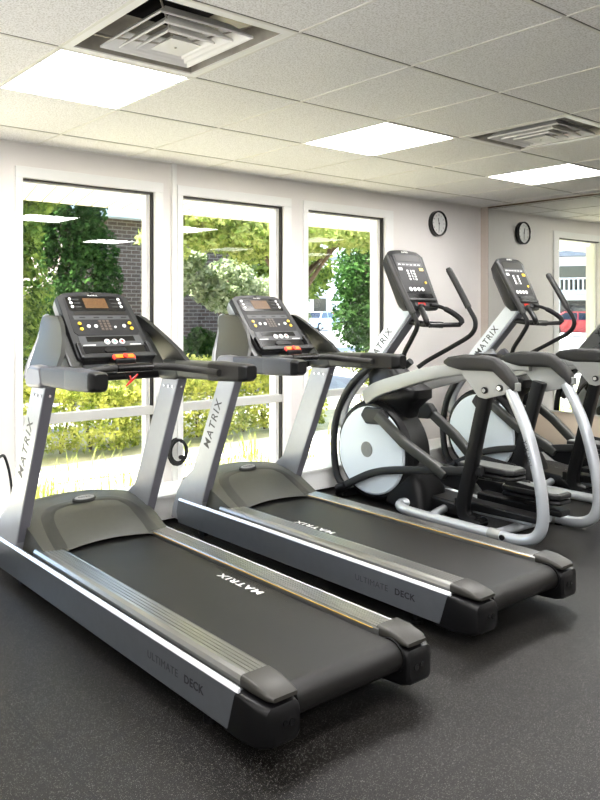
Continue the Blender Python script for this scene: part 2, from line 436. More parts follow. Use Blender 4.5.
# ceiling cells: skip the lit panels and the vents
LIGHTS = [(-1, 1), (2, 1), (5, 1), (-1, -2), (2, -2), (5, -2), (-4, -2), (-1, -5), (2, -5), (-4, -5), (5, -5)]  # first three are in view; the unseen others are added to light the room
VENTS = [(-1, 0), (3, 0)]
skip = set(LIGHTS + VENTS)
mb = MB()
ix0 = math.floor((LX-GX)/T); ix1 = math.ceil((RX-GX)/T); iy0 = math.floor((BY-GY)/T); iy1 = math.ceil((WY-GY)/T)
for i in range(ix0, ix1):
    for j in range(iy0, iy1):
        if (i, j) in skip: continue
        a, b = max(LX, GX+i*T), min(RX, GX+(i+1)*T); c, d = max(BY, GY+j*T), min(WY, GY+(j+1)*T)
        if b-a < 0.005 or d-c < 0.005: continue
        mb.box((a, c, CZ), (b, d, CZ+0.02))
struct(mb.build('ceiling', M['tile'], smooth=False))
mb = MB()                                   # T-bars, shadow along one flank is painted by the dark strips below
for i in range(ix0, ix1+1):
    x = GX+i*T
    if LX < x < RX: mb.box((x-0.0065, BY, CZ-0.0035), (x+0.0065, WY, CZ+0.001))
for j in range(iy0, iy1+1):
    y = GY+j*T
    if BY < y < WY: mb.box((LX, y-0.0065, CZ-0.0035), (RX, y+0.0065, CZ+0.001))
mb.box((LX, WY-0.02, CZ-0.004), (RX, WY, CZ+0.001)); mb.box((RX-0.02, BY, CZ-0.004), (RX, WY, CZ+0.001))
struct(mb.build('trim_1', M['grid'], smooth=False))
mb = MB()  # thin dark strips: shade beside each T-bar, put in as colour
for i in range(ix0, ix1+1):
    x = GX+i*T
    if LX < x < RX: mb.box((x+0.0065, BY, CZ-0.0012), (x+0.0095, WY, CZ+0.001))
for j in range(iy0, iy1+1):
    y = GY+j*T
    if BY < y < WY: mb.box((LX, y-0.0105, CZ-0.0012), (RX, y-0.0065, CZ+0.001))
struct(mb.build('trim_2', M['grid_shade'], smooth=False))

# windows
def window(n, x0, x1, tl, tr):
    mb = MB()                               # white casing standing proud of the wall
    y0, y1 = WY-0.018, WY
    mb.box((x0-tl, y0, Z1), (x1+tr, y1, Z1+0.07))
    mb.box((x0-tl, y0, Z0-0.025), (x0, y1, Z1)); mb.box((x1, y0, Z0-0.025), (x1+tr, y1, Z1))
    mb.box((x0-tl, WY-0.035, Z0-0.035), (x1+tr, y1, Z0))
    f = struct(mb.build('window_%d' % n, M['trim'], smooth=False, bevel=0.003))
    mb = MB(); q = 0.022                    # dark gasket, deep in the opening
    a, b = WY+0.006, WY+0.034
    mb.box((x1-0.016, a, Z0), (x1-0.001, b, Z1)); mb.box((x0, a, Z1-0.012), (x1-0.016, b, Z1-0.001))
    mb.build('window_gasket', M['sash'], f, smooth=False)
    mb = MB()
    a, b = WY+0.034, WY+0.064               # slim white sash
    mb.box((x0, a, Z0), (x0+0.02, b, Z1)); mb.box((x1-0.048, a, Z0), (x1-0.020, b, Z1)); mb.box((x0, a, Z1-0.02), (x1, b, Z1)); mb.box((x0, a, Z0), (x1, b, Z0+0.03))
    mb.build('window_sash', M['alu_white'], f, smooth=False)
    mb = MB().box((x0, WY+0.004, RA), (x1, WY+0.066, RB)); mb.build('window_rail', M['alu_rail'], f, smooth=False, bevel=0.003)
    for lo, hi in ((Z0+0.03, RA), (RB, Z1-0.02)):
        MB().box((x0+0.02, WY+0.047, lo), (x1-0.020, WY+0.051, hi)).build('window_pane', M['glass'], f, smooth=False)
    return f
window(1, *WINS[0], 0.05, 0.07); window(2, *WINS[1], 0.05, 0.08); window(3, *WINS[2], 0.05, 0.112); window(4, *EXTRA[0], 0.05, 0.07)
struct(MB().box((2.785*K, WY-0.022, 0.0), (2.817*K, WY, CZ)).build('trim_3', M['trim'], smooth=False, bevel=0.002))   # conduit strip between the windows
struct(MB().box((LX, WY-0.016, 0), (RX, WY, 0.11)).box((LX, 4.085, 0.02), (RX, WY, 0.165)).box((LX, 4.07, 0.165), (RX, WY, 0.185)).build('baseboard_front', M['trim'], smooth=False, bevel=0.003))
struct(MB().box((RX-0.016, BY, 0), (RX, WY-0.02, 0.11)).build('baseboard_right', M['trim'], smooth=False, bevel=0.003))
struct(MB().box((RX-0.012, 3.93*K, 0.0), (RX, WY, CZ)).build('trim_4', M['trim_taupe'], smooth=False))
# building shell outside: roof and eave
struct(MB().box((LX-1.2, BY-1, CZ+0.22), (RX+1.2, 5.30*K, CZ+0.34)).build('roof', M['roof'], smooth=False))
struct(MB().box((LX-1.2, WY+WT, EYE+0.85*K), (RX+1.2, 5.27*K, EYE+0.85*K+0.012)).box((LX-1.2, 5.27*K, EYE+0.85*K-0.005), (RX+1.2, 5.27*K+0.03, CZ+0.22)).build('roof_soffit', M['soffit'], smooth=False))

# mirror
MZ0 = EYE-0.84*K
mr = thing('wall_mirror', 'large frameless wall mirror covering the right wall from hip height to the ceiling', 'mirror', (RX, 0.2, MZ0))
MB().box((-0.008, -3.7, 0), (-0.001, 3.93*K-0.2, CZ-0.02-MZ0)).build('mirror_glass', M['mirror'], mr, smooth=False)
MB().box((-0.012, -3.7, -0.012), (-0.001, 3.93*K-0.2, 0.0)).build('bottom_channel', M['alu_rail'], mr, smooth=False)
MB().box((-0.014, -3.7, CZ-0.02-MZ0), (-0.001, 3.93*K-0.2, CZ-0.006-MZ0)).build('top_channel', M['sash_brown'], mr, smooth=False)

# ------------------------------------------------------------------ ceiling lights and vents
def ceiling_light(i, j, label):
    cx, cy = GX+(i+0.5)*T, GY+(j+0.5)*T
    t = thing('ceiling_light', label, 'ceiling light', (cx, cy, CZ), 0, 'square light panels in the ceiling grid')
    h = T/2-0.008
    mb = MB()
    for a, b, c, d in ((-h, -h, h, -h+0.012), (-h, h-0.012, h, h), (-h, -h+0.012, -h+0.012, h-0.012), (h-0.012, -h+0.012, h, h-0.012)):
        mb.box((a, b, -0.002), (c, d, 0.05))
    mb.build('frame', M['grid'], t, smooth=False)
    MB().box((-h+0.012, -h+0.012, 0.004), (h-0.012, h-0.012, 0.010)).build('diffuser', M['panel'], t, smooth=False)
    MB().box((-h, -h, 0.05), (h, h, 0.06)).build('housing', M['vent'], t, smooth=False)
names = {(-1, 1): 'square light panel beside the large ceiling vent, nearest the left window', (2, 1): 'square light panel in the ceiling above the second treadmill',
         (5, 1): 'square light panel in the ceiling between the far vent and the mirror'}
for i, j in LIGHTS:
    ceiling_light(i, j, names.get((i, j), 'unseen square light panel added to the ceiling behind or left of the camera'))

def ceiling_vent(i, j, label):
    cx, cy = GX+(i+0.5)*T, GY+(j+0.5)*T
    t = thing('ceiling_vent', label, 'vent', (cx, cy, CZ), 0, 'square air diffusers in the ceiling')
    H = T/2-0.007
    def sq(h, z): return [(-h, -h, z), (h, -h, z), (h, h, z), (-h, h, z)]
    mb = MB(); mb.loft([sq(H, -0.003), sq(H, 0.004), sq(H-0.035, 0.004), sq(H-0.035, -0.003), sq(H, -0.003)], cap=False)
    mb.build('outer_frame', M['vent'], t, smooth=False)
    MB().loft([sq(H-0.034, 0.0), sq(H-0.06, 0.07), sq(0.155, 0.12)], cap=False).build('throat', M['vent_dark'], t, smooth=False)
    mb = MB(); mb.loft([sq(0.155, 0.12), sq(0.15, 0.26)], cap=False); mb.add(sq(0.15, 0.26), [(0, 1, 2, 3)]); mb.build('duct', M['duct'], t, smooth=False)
    for h0, h1, z0, z1 in ((0.215, 0.150, -0.012, 0.045), (0.160, 0.105, -0.020, 0.035), (0.110, 0.065, -0.026, 0.022)):
        th = 0.004
        mb = MB(); mb.loft([sq(h0, z0), sq(h0, z0+th*2), sq(h1, z1+th), sq(h1, z1), sq(h0-th*2, z0+th), sq(h0, z0)], cap=False)
        mb.build('louvre_ring', M['vent'], t, smooth=False)
    mb = MB(); mb.loft([sq(0.072, -0.030), sq(0.068, -0.026), sq(0.035, 0.002)]); mb.build('centre_cone', M['vent'], t, smooth=False)
    mb = MB()
    for sx, sy in ((1, 1), (-1, 1), (1, -1), (-1, -1)):
        mb.tube([(sx*0.045, sy*0.045, -0.01), (sx*0.20, sy*0.20, 0.03), (sx*0.262, sy*0.262, 0.055)], 0.004, 6)
    mb.build('hanger', M['vent_dark'], t)
    MB().cyl((0, 0, -0.031), 0.005, 0.004, 'z', 10).build('screw', M['vent_dark'], t)
ceiling_vent(*VENTS[0], 'large white square ceiling vent in the foreground, beside a lit panel')
ceiling_vent(*VENTS[1], 'smaller-looking white square ceiling vent far right near the mirror')

# ------------------------------------------------------------------ wall clock
ck = thing('wall_clock', 'round black-rimmed clock with white face on the white wall beside the corner', 'clock', (5.60*K, WY, EYE+0.766*K))
R0 = 0.122
def ring(r, y, n=40): return [(r*math.cos(2*PI*k/n), y, r*math.sin(2*PI*k/n)) for k in range(n)]
MB().loft([ring(R0, -0.002), ring(R0, -0.040), ring(R0-0.006, -0.047), ring(R0-0.014, -0.043), ring(R0-0.017, -0.030)], cap=False).build('rim', M['black_gloss'], ck)
MB().cyl((0, -0.018, 0), R0-0.014, 0.026, 'y', 40).build('dial', M['white'], ck)
for k in range(12):
    a = PI/2-2*PI*(k+1)/12
    lettering(str(k+1), M['dark_print'], ck, (0.081*math.cos(a), -0.0322, 0.081*math.sin(a)), (1,0,0), (0,0,1), 0.021, 'numeral', 0.0004, align='CENTER')
for nm, ang, ln, wd in (('hour_hand', PI/2+math.radians(14), 0.052, 0.0035), ('minute_hand', -PI/2, 0.074, 0.0025)):
    d = Vector((math.cos(ang), 0, math.sin(ang)))
    MB().tube([d*-0.012+Vector((0,-0.035,0)), d*ln+Vector((0,-0.035,0))], wd, 6, flat=0.5).build(nm, M['dark_print'], ck)
MB().cyl((0, -0.036, 0), 0.006, 0.006, 'y', 12).build('hub', M['dark_print'], ck)

# ------------------------------------------------------------------ treadmill
def sgn_name(s): return s
def make_treadmill():
    t = thing('treadmill', '', 'treadmill', (1.93, 2.70, 0))
    OY = 2.70
    def V(pts): return [(y-OY, z) for y, z in pts]
    # ---- deck sides
    for s in (-1, 1):
        def U(a): return s*a
        lo, hi = sorted((U(0.384), U(0.420)))
        sp = MB().prism(V([(3.79, 0.055), (3.81, 0.12), (3.79, 0.200), (1.815, 0.200), (1.858, 0.062)]), lo, hi).build('side_panel', M['side'], t, smooth=False, bevel=0.004)
        mb = MB().prism([(U(0.4212), 0.199), (U(0.412), 0.212), (U(0.405), 0.212), (U(0.405), 0.190)], 1.808-OY, 3.785-OY, 'y')
        mb.build('side_stripe', M['stripe'], t, smooth=False, bevel=0.0015)
        # text on the outer face
        if s < 0: d, o = (0, -1, 0), 2.325
        else: d, o = (0, 1, 0), 2.06
        lettering('ULTIMATE', M['grey_print'], sp, (U(0.4205), o-OY, 0.132), d, (0, 0, 1), 0.040, spacing=1.08, extrude=0.0005)
        o2 = o-0.232 if s < 0 else o+0.232
        lettering('DECK', M['dark_print'], sp, (U(0.4205), o2-OY, 0.132), d, (0, 0, 1), 0.040, bold=0.0008, spacing=1.08, extrude=0.0005)
        # ---- ribbed foot rail
        prof = [(0.380, 0.150), (0.380, 0.213), (0.371, 0.226)]
        x = 0.356
        for k in range(5):
            prof += [(x, 0.234), (x-0.0135, 0.234), (x-0.0140, 0.2285), (x-0.0170, 0.2285)]; x -= 0.0175
        prof += [(0.266, 0.234), (0.262, 0.228), (0.262, 0.150)]
        MB().prism([(U(a), b) for a, b in prof], 1.815-OY, 3.42-OY, 'y').build('foot_rail', M['rail_alu'], t, smooth=False)
        lo, hi = sorted((U(0.2595), U(0.2625)))
        MB().box((lo, 1.84-OY, 0.2250), (hi, 3.36-OY, 0.2275)).build('edge_strip', M['yellow'], t, smooth=False)
        # ---- rear caps
        def cap_ring(y, i, o, z0, z1, r):
            pts = []
            for cx, cz, a0 in ((o-r, z1-r, 0), (i+r, z1-r, 90), (i+r, z0+r, 180), (o-r, z0+r, 270)):
                for k in range(5):
                    a = math.radians(a0+k*22.5); pts.append((U(cx+r*math.cos(a)), y-OY, cz+r*math.sin(a)))
            return pts
        cb = MB().loft([cap_ring(1.88, 0.270, 0.418, 0.050, 0.196, 0.012), cap_ring(1.80, 0.262, 0.420, 0.050, 0.198, 0.012), cap_ring(1.72, 0.262, 0.416, 0.055, 0.194, 0.02),
                   cap_ring(1.690, 0.264, 0.402, 0.066, 0.188, 0.025), cap_ring(1.680, 0.272, 0.380, 0.080, 0.173, 0.025)]).build('end_cap', M['black'], t)
        for xx, zz, rr in ((0.335, 0.135, 0.008), (0.305, 0.13, 0.012)):
            MB().cyl((U(xx), 1.6795-OY, zz), rr, 0.006, 'y', 14).build('screw_hole', M['black_gloss'], cb)
        MB().loft([cap_ring(1.826, 0.264, 0.392, 0.201, 0.241, 0.012), cap_ring(1.77, 0.264, 0.394, 0.201, 0.239, 0.014), cap_ring(1.71, 0.266, 0.388, 0.201, 0.224, 0.010), cap_ring(1.690, 0.272, 0.374, 0.202, 0.215, 0.006)]).build('cap_cover', M['cap_grey'], t)
        # ---- feet
        MB().cyl((U(0.36), 2.02-OY, 0.035), 0.012, 0.06, 'z', 12).cyl((U(0.36), 2.02-OY, 0.008), 0.026, 0.016, 'z', 16).build('leveling_foot', M['black'], t)
        MB().cyl((U(0.36), 3.60-OY, 0.03), 0.03, 0.03, 'x', 18).box((U(0.36)-0.018, 3.57-OY, 0.03), (U(0.36)+0.018, 3.63-OY, 0.08)).build('transport_wheel', M['black'], t)
        # ---- mast: parallelogram side plate with a flared foot
        def rear(z): return 3.50-0.412*(z-0.35)
        def front(z): return 3.675-0.445*(z-0.35)
        pr = [(rear(1.045), 1.045), (rear(0.35), 0.35), (rear(0.20), 0.20), (3.60, 0.12), (3.66, 0.07), (3.88, 0.07), (3.865, 0.14), (3.815, 0.25), (3.755, 0.33), (front(0.42), 0.42), (front(1.045), 1.045)]
        lo, hi = sorted((U(0.352), U(0.412)))
        mst = MB().prism(V(pr), lo, hi).build('mast', M['silver'], t, smooth=False, bevel=0.006)
        # dark inlay on the user side of the mast
        mid = [(rear(1.04)-0.0008, 1.04), (rear(0.23)-0.0008, 0.23), (rear(0.23)+0.004, 0.23), (rear(1.04)+0.004, 1.04)]
        lo, hi = sorted((U(0.356), U(0.408)))
        MB().prism(V(mid), lo, hi).build('mast_inlay', M['silver_dark'], mst, smooth=False)
        di = Vector((0, -0.43, 1)).normalized()
        up = Vector((0, 1, 0.43)).normalized()
        if s < 0:
            lettering('MATRIX', M['dark_print'], mst, (-0.4125, 3.60-0.43*(0.575-0.35)-OY, 0.575), di, up, 0.078, bold=0.0006, spacing=1.22)
        else:
            lettering('MATRIX', M['dark_print'], mst, (0.4125, 3.60-0.43*(0.93-0.35)-OY, 0.93), -di, up, 0.078, bold=0.0006, spacing=1.22)
        for yy in (0.03, 0.07, 0.11):
            for xx in (0.349, 0.4145):
                MB().cyl((U(xx), rear(1.0)+yy-OY, 1.0), 0.006, 0.005, 'x', 12).build('bolt', M['chrome'], mst)
        MB().cyl((U(0.382), rear(1.0)-0.003-OY, 1.0), 0.007, 0.006, 'y', 12).build('bolt', M['chrome'], mst)
    # ---- belt
    bp = []
    for k in range(13):
        a = PI/2 + PI*k/12
        bp.append((1.755+0.055*math.cos(a), 0.157+0.055*math.sin(a)))
    prof = [(3.46, 0.212)] + bp + [(3.46, 0.102)]
    MB().prism(V(prof), -0.254, 0.254).build('running_belt', M['belt'], t)
    MB().box((-0.262, 1.80-OY, 0.085), (0.262, 3.5-OY, 0.206)).build('deck', M['black'], t, smooth=False)
    # print along the right-hand side of the belt
    lettering('MATRIX', M['white'], t, (0.178, 2.36-OY, 0.2122), (0, 1, 0), (-1, 0, 0), 0.055, bold=0.0008, spacing=1.2, widen=1.25, extrude=0.0003, name='belt_print')
    for sx in (-0.2585, 0.2585):
        MB().cyl((sx, 1.755-OY, 0.157), 0.061, 0.008, 'x', 24).build('roller_guard', M['black'], t)
    # ---- hood over the motor
    def hood_ring(y, hw, zc, zs, n=24, zb=0.185):
        pts = []
        for k in range(n+1):
            u = -1 + 2*k/n
            z = zs + (zc-zs)*(1-abs(u)**2.3)
            pts.append((u*hw, y-OY, z))
        return pts
    rows = []
    for y, hw, zc, zs in ((3.27, 0.345, 0.232, 0.216), (3.32, 0.358, 0.272, 0.226), (3.40, 0.366, 0.314, 0.262), (3.48, 0.370, 0.344, 0.298), (3.56, 0.370, 0.366, 0.322), (3.64, 0.370, 0.384, 0.340), (3.72, 0.370, 0.396, 0.350), (3.80, 0.370, 0.382, 0.335), (3.87, 0.366, 0.29, 0.23), (3.89, 0.362, 0.14, 0.10)):
        # the rear lip sweeps forward at the sides less than at the crown
        r = hood_ring(y, hw, zc, zs)
        r = [(x, yy + (0.075*(1-abs(x/hw)**2) if y < 3.40 else 0.075*(1-abs(x/hw)**2)*max(0, (3.56-y)/0.16)), z) for x, yy, z in r]
        rows.append(r)
    def skirt(r):
        return [(r[0][0], r[0][1], 0.17)] + r + [(r[-1][0], r[-1][1], 0.17)]
    rows2 = [skirt(r) for r in rows]
    hd = MB().loft(rows2, cap=False, closed=False)
    n = len(rows2[0]); base = 0
    hd.add([(-0.36, 3.30-OY, 0.17), (0.36, 3.30-OY, 0.17), (0.36, 3.89-OY, 0.10), (-0.36, 3.89-OY, 0.10)], [(0, 1, 2, 3)])
    hood = hd.build('motor_hood', M['hood'], t, sharp=1.0)
    # darker raised U-shaped band on the hood
    def hood_z(x, y):
        best = None
        for a, b in zip(rows[:-1], rows[1:]):
            for k in range(len(a)-1):
                if a[k][0]-1e-6 <= x <= a[k+1][0]+1e-6 or (b[k][0] <= x <= b[k+1][0]):
                    ta = (x-a[k][0])/(a[k+1][0]-a[k][0]); tb = (x-b[k][0])/(b[k+1][0]-b[k][0])
                    ya = a[k][1]+ta*(a[k+1][1]-a[k][1]); yb = b[k][1]+tb*(b[k+1][1]-b[k][1])
                    if ya-1e-6 <= y <= yb+1e-6:
                        za = a[k][2]+ta*(a[k+1][2]-a[k][2]); zb = b[k][2]+tb*(b[k+1][2]-b[k][2])
                        q = (y-ya)/max(1e-6, yb-ya); best = za+q*(zb-za)
        return best
    path = smooth_path([(-0.272, 0.618, 0), (-0.268, 0.74, 0), (-0.250, 0.83, 0), (-0.19, 0.89, 0), (-0.07, 0.905, 0), (0.07, 0.905, 0), (0.19, 0.89, 0), (0.250, 0.83, 0), (0.268, 0.74, 0), (0.272, 0.618, 0)], 6)
    ins, outs = [], []
    for i, p in enumerate(path):
        tdir = (path[min(i+1, len(path)-1)]-path[max(i-1, 0)]).normalized()
        nn = Vector((-tdir.y, tdir.x, 0))
        e = abs(p.x)/0.27
        wv = 0.022+0.016*e
        ins.append(p-nn*wv); outs.append(p+nn*wv)
    grid = []
    for a, b in zip(ins, outs):
        row = []
        for k in range(6):
            q = a+(b-a)*(k/5)
            z = hood_z(q.x, q.y)
            if z is None: z = 0.205
            row.append((q.x, q.y, z + (0.0035 if 0 < k < 5 else -0.001)))
        grid.append(row)
    MB().loft(grid, cap=False, closed=False).build('hood_band', M['hood_dark'], t, sharp=1.2)
    bz = hood_z(0.0, 0.90) or 0.41
    tilt = Matrix.Translation((0, 0.90, bz+0.010)) @ Matrix.Rotation(math.radians(24), 4, 'X')
    def ell(a, b, z, n=28): return [(a*math.cos(2*PI*k/n), b*math.sin(2*PI*k/n), z) for k in range(n)]
    bd = MB().loft([ell(0.070, 0.024, -0.012), ell(0.072, 0.026, 0.004), ell(0.066, 0.022, 0.010)]).xf(tilt).build('badge', M['hood_dark'], t)
    MB().loft([ell(0.061, 0.0185, 0.009), ell(0.059, 0.017, 0.0125)]).xf(tilt).build('badge_plate', M['silver'], bd)
    R3 = tilt.to_3x3()
    lettering('MATRIX', M['dark_print'], bd, tilt @ Vector((0, 0, 0.0128)), R3 @ Vector((1,0,0)), R3 @ Vector((0,1,0)), 0.020, spacing=1.1, align='CENTER', extrude=0.0003)

    # ---- console
    B0 = Vector((0, 3.235-OY, 1.160)); B1 = Vector((0, 3.53-OY, 1.497))
    up = (B1-B0).normalized(); HT = (B1-B0).length; nrm = Vector((1,0,0)).cross(up)      # nrm faces the user
    CM = axes(B0, (1,0,0), up, nrm)
    def outline(w0, w1, h0, h1, arch, r=0.02):
        pts = [(-w0+r, h0), (w0-r, h0), (w0, h0+r)]
        pts += [(w1, h1-r)]
        for k in range(1, 12):
            q = k/12; x = w1-0.012 - q*2*(w1-0.012); pts.append((x, h1 + arch*(1-(2*q-1)**2)))
        pts += [(-w1, h1-r), (-w0, h0+r)]
        return pts
    def ring3(o, z, s=1.0, dy=0): return [tuple(CM @ Vector((x*s, (y-0.2)*s+0.2+dy, z))) for x, y in o]
    o0 = outline(0.228, 0.212, -0.005, HT-0.008, 0.018)
    con = MB().loft([ring3(o0, -0.03, 0.995), ring3(o0, -0.004, 1.0), ring3(o0, 0.004, 0.985)]).build('console', M['charcoal'], t, sharp=0.9)
    MB().loft([ring3(o0, -0.095, 0.90), ring3(o0, -0.075, 0.97), ring3(o0, -0.029, 0.998)]).build('back_shell', M['silver'], con, sharp=0.9)
    def plate(name, pts, z0, z1, m, parent=con, bev=0.0):
        return MB().prism(pts, z0, z1, 'z', CM).build(name, m, parent, smooth=False, bevel=bev)
    def rect(x0, x1, y0, y1, tap=0.0): return [(x0, y0), (x1, y0), (x1-tap*(1 if x1 > 0 else -1), y1), (x0-tap*(1 if x0 > 0 else -1), y1)]
    plate('face_panel', outline(0.193, 0.178, 0.155, HT-0.022, 0.008), 0.0035, 0.006, M['face'])
    fp = plate('display_bezel', outline(0.170, 0.168, 0.318, HT-0.030, 0.004, 0.01), 0.0055, 0.0075, M['black_gloss'])
    plate('led_screen', rect(-0.070, 0.066, 0.335, 0.405), 0.007, 0.0085, M['screen'])
    plate('message_screen', rect(-0.150, 0.155, 0.293, 0.313), 0.0055, 0.0075, M['screen_dark'])
    plate('label_band', rect(-0.165, 0.166, 0.258, 0.285), 0.0055, 0.0072, M['face_grey'])
    for k in range(4):
        plate('band_print', rect(-0.13+k*0.082, -0.098+k*0.082, 0.268, 0.276), 0.007, 0.0078, M['black'])
    for s in (-1, 1):
        for k in range(3):
            o = MB().cyl((s*0.146, 0.345+k*0.026, 0.009), 0.0085, 0.005, 'z', 14).xf(CM).build('round_key', M['white'], con)
            plate('key_print', rect(min(s*0.130, s*0.092), max(s*0.130, s*0.092), 0.343+k*0.026, 0.347+k*0.026), 0.007, 0.0079, M['face_grey'])
        for k in range(2):
            MB().cyl((s*0.148+0.004, 0.195+k*0.036, 0.008), 0.0095, 0.006, 'z', 14).xf(CM).build('speed_key', M['yellow_key'], con)
        plate('arrow_pad', rect(s*0.148-0.003, s*0.148+0.011, 0.200, 0.227), 0.0055, 0.007, M['black_gloss'])
    for x, mm in ((-0.098, 'white'), (-0.056, 'white'), (0.112, 'yellow_key')):
        MB().cyl((x, 0.212, 0.008), 0.010, 0.006, 'z', 14).xf(CM).build('round_key', M[mm if mm == 'white' else 'white'], con)
    for r in range(4):
        for c in range(3):
            plate('number_key', rect(0.0-0.030+c*0.023, 0.0-0.014+c*0.023, 0.186+r*0.018, 0.199+r*0.018), 0.0055, 0.009, M['key_brown'])
    MB().cyl((0.056, 0.205, 0.008), 0.006, 0.005, 'z', 10).xf(CM).build('round_key', M['white'], con)
    plate('lower_panel', rect(-0.186, 0.186, 0.082, 0.150, 0.006), 0.0035, 0.0065, M['face_grey'])
    plate('vent_slot', rect(-0.140, 0.140, 0.112, 0.144), 0.006, 0.0075, M['black_gloss'])
    for x, mm in ((-0.030, 'blue_key'), (0.014, 'green_key'), (0.058, 'red_key')):
        kb = MB().cyl((x, 0.108, 0.009), 0.0155, 0.006, 'z', 18).xf(CM).build('control_key', M['white'], con)
        MB().cyl((x, 0.108, 0.0125), 0.0085, 0.002, 'z', 14).xf(CM).build('key_symbol', M[mm], kb)
    for x0, x1 in ((-0.17, -0.10), (0.10, 0.165)):
        plate('key_print', rect(x0, x1, 0.088, 0.092), 0.006, 0.0075, M['white'])
    # tray: a recess framed by side rails and a lip
    plate('accessory_tray', rect(-0.188, 0.188, 0.022, 0.080), 0.0035, 0.0060, M['black_gloss'])
    plate('tray_insert', outline(0.062, 0.060, 0.042, 0.070, 0.004, 0.008), 0.0055, 0.012, M['black'])
    for s in (-1, 1):
        lo, hi = sorted((s*0.188, s*0.214)); plate('tray_side', [(lo, 0.0), (hi, 0.0), (hi-0.003*s if s > 0 else hi, 0.10), (lo, 0.10)], 0.002, 0.022, M['black'], bev=0.004)
    plate('tray_lip', outline(0.214, 0.208, -0.006, 0.022, 0.0, 0.006), 0.002, 0.030, M['charcoal'], bev=0.004)
    lettering('MATRIX', M['white'], con, CM @ Vector((0.0, HT-0.024, 0.0075)), (1,0,0), up, 0.014, spacing=1.2, align='CENTER', extrude=0.0004)
    plate('top_tab', rect(-0.013, 0.013, HT-0.012, HT-0.002), 0.003, 0.0055, M['black_gloss'])
    # safety key plate and its clip on a cord
    sk = MB().prism([(-0.062, -0.040), (0.062, -0.040), (0.068, -0.020), (0.056, -0.006), (-0.056, -0.006), (-0.068, -0.020)], 0.044, 0.051, 'z', CM).build('safety_key_plate', M['red_key'], t, smooth=False, bevel=0.004)
    MB().prism([(-0.050, -0.030), (0.056, -0.030), (0.056, -0.009), (-0.050, -0.009)], 0.050, 0.054, 'z', CM).build('key_plate_top', M['orange_key'], sk, smooth=False)
    MB().cyl((0.004, -0.022, 0.057), 0.013, 0.010, 'z', 16).xf(CM).build('safety_key', M['red_key'], sk)
    KP = CM @ Vector((0.01, -0.05, 0.04))
    cord = smooth_path([KP, KP+Vector((-0.03, -0.02, -0.05)), KP+Vector((-0.005, -0.03, -0.085)), KP+Vector((0.03, -0.025, -0.05)), KP+Vector((0.04, -0.02, -0.005))], 6)
    MB().tube(cord, 0.0022, 6).build('clip_cord', M['black'], sk)
    cl = KP+Vector((0.0, -0.03, -0.095))
    MB().tube([cl+Vector((0.045, 0, 0.035)), cl+Vector((0.0, 0, 0.0)), cl+Vector((-0.025, 0, -0.02))], [0.004, 0.008, 0.003], 8, flat=0.6).tube([cl+Vector((0.0, 0, 0.03)), cl+Vector((0.005, 0, 0.0))], 0.004, 6).build('clothes_clip', M['red_key'], sk)

    # ---- side wings, arms and grips
    for s in (-1, 1):
        def U(a): return s*a
        wrows = [(1.075, 3.43, 3.06, 0.418), (1.14, 3.465, 3.15, 0.388), (1.20, 3.495, 3.18, 0.350), (1.27, 3.525, 3.25, 0.308), (1.335, 3.565, 3.335, 0.275), (1.368, 3.575, 3.39, 0.260), (1.380, 3.55, 3.42, 0.254)]
        rows = []
        for z, yf, yr, u in wrows:
            rows.append([(U(u), yf-OY, z), (U(u+0.006), (yf*2+yr)/3-OY, z), (U(u+0.006), (yf+2*yr)/3-OY, z), (U(u), yr-OY, z), (U(u-0.026), yr+0.004-OY, z), (U(u-0.030), (yf+yr)/2-OY, z), (U(u-0.026), yf-0.004-OY, z)])
        wg = MB().loft(rows).build('side_wing', M['ear'], t, sharp=1.0)
        rim = smooth_path([(U(u-0.012), yf-OY, z) for z, yf, yr, u in wrows], 4)
        MB().tube(rim, [0.027-0.014*min(1, i/14) for i in range(len(rim))], 10, flat=0.75).build('wing_rim', M['silver'], wg)
        lo, hi = sorted((U(0.200), U(0.275)))
        MB().prism(V([(3.22, 1.13), (3.40, 1.12), (3.52, 1.18), (3.56, 1.34), (3.50, 1.355), (3.36, 1.27)]), lo, hi).build('wing_web', M['ear'], wg, smooth=False, bevel=0.010)
        # shoulder that carries the arm over the mast
        sh = [(3.38, 1.035), (3.40, 1.09), (3.36, 1.140), (3.30, 1.146), (3.22, 1.143), (3.19, 1.060), (3.24, 1.038)]
        lo, hi = sorted((U(0.335), U(0.440)))
        MB().prism(V(sh), lo, hi).build('arm_shoulder', M['hood_dark'] if s > 0 else M['silver_dark'], t, bevel=0.018, seg=3)
        # grip: rounded box section, flattened top, running back towards the user
        def gr(y, c, w, h, zc, r=0.018):
            pts = []
            for cx, cz, a0 in ((w-r, h-r, 0), (-w+r, h-r, 90), (-w+r, -h+r, 180), (w-r, -h+r, 270)):
                for k in range(5):
                    a = math.radians(a0+22.5*k); pts.append((U(c)+cx+r*math.cos(a), y-OY, zc+cz+r*math.sin(a)))
            return pts
        ar = MB().loft([gr(3.25, 0.386, 0.050, 0.045, 1.097), gr(3.05, 0.393, 0.045, 0.047, 1.100), gr(2.95, 0.398, 0.043, 0.047, 1.102)]).build('arm', M['grip_blue'] if s < 0 else M['hood'], t)
        g = MB().loft([gr(2.97, 0.397, 0.042, 0.046, 1.102), gr(2.95, 0.398, 0.046, 0.049, 1.102), gr(2.74, 0.406, 0.042, 0.043, 1.106)]).build('grip', M['grip_blue'] if s < 0 else M['grip'], ar)
        MB().loft([gr(2.742, 0.406, 0.0415, 0.0425, 1.106), gr(2.71, 0.407, 0.040, 0.041, 1.107), gr(2.690, 0.408, 0.031, 0.031, 1.110, 0.014)]).build('grip_end', M['black'], g)
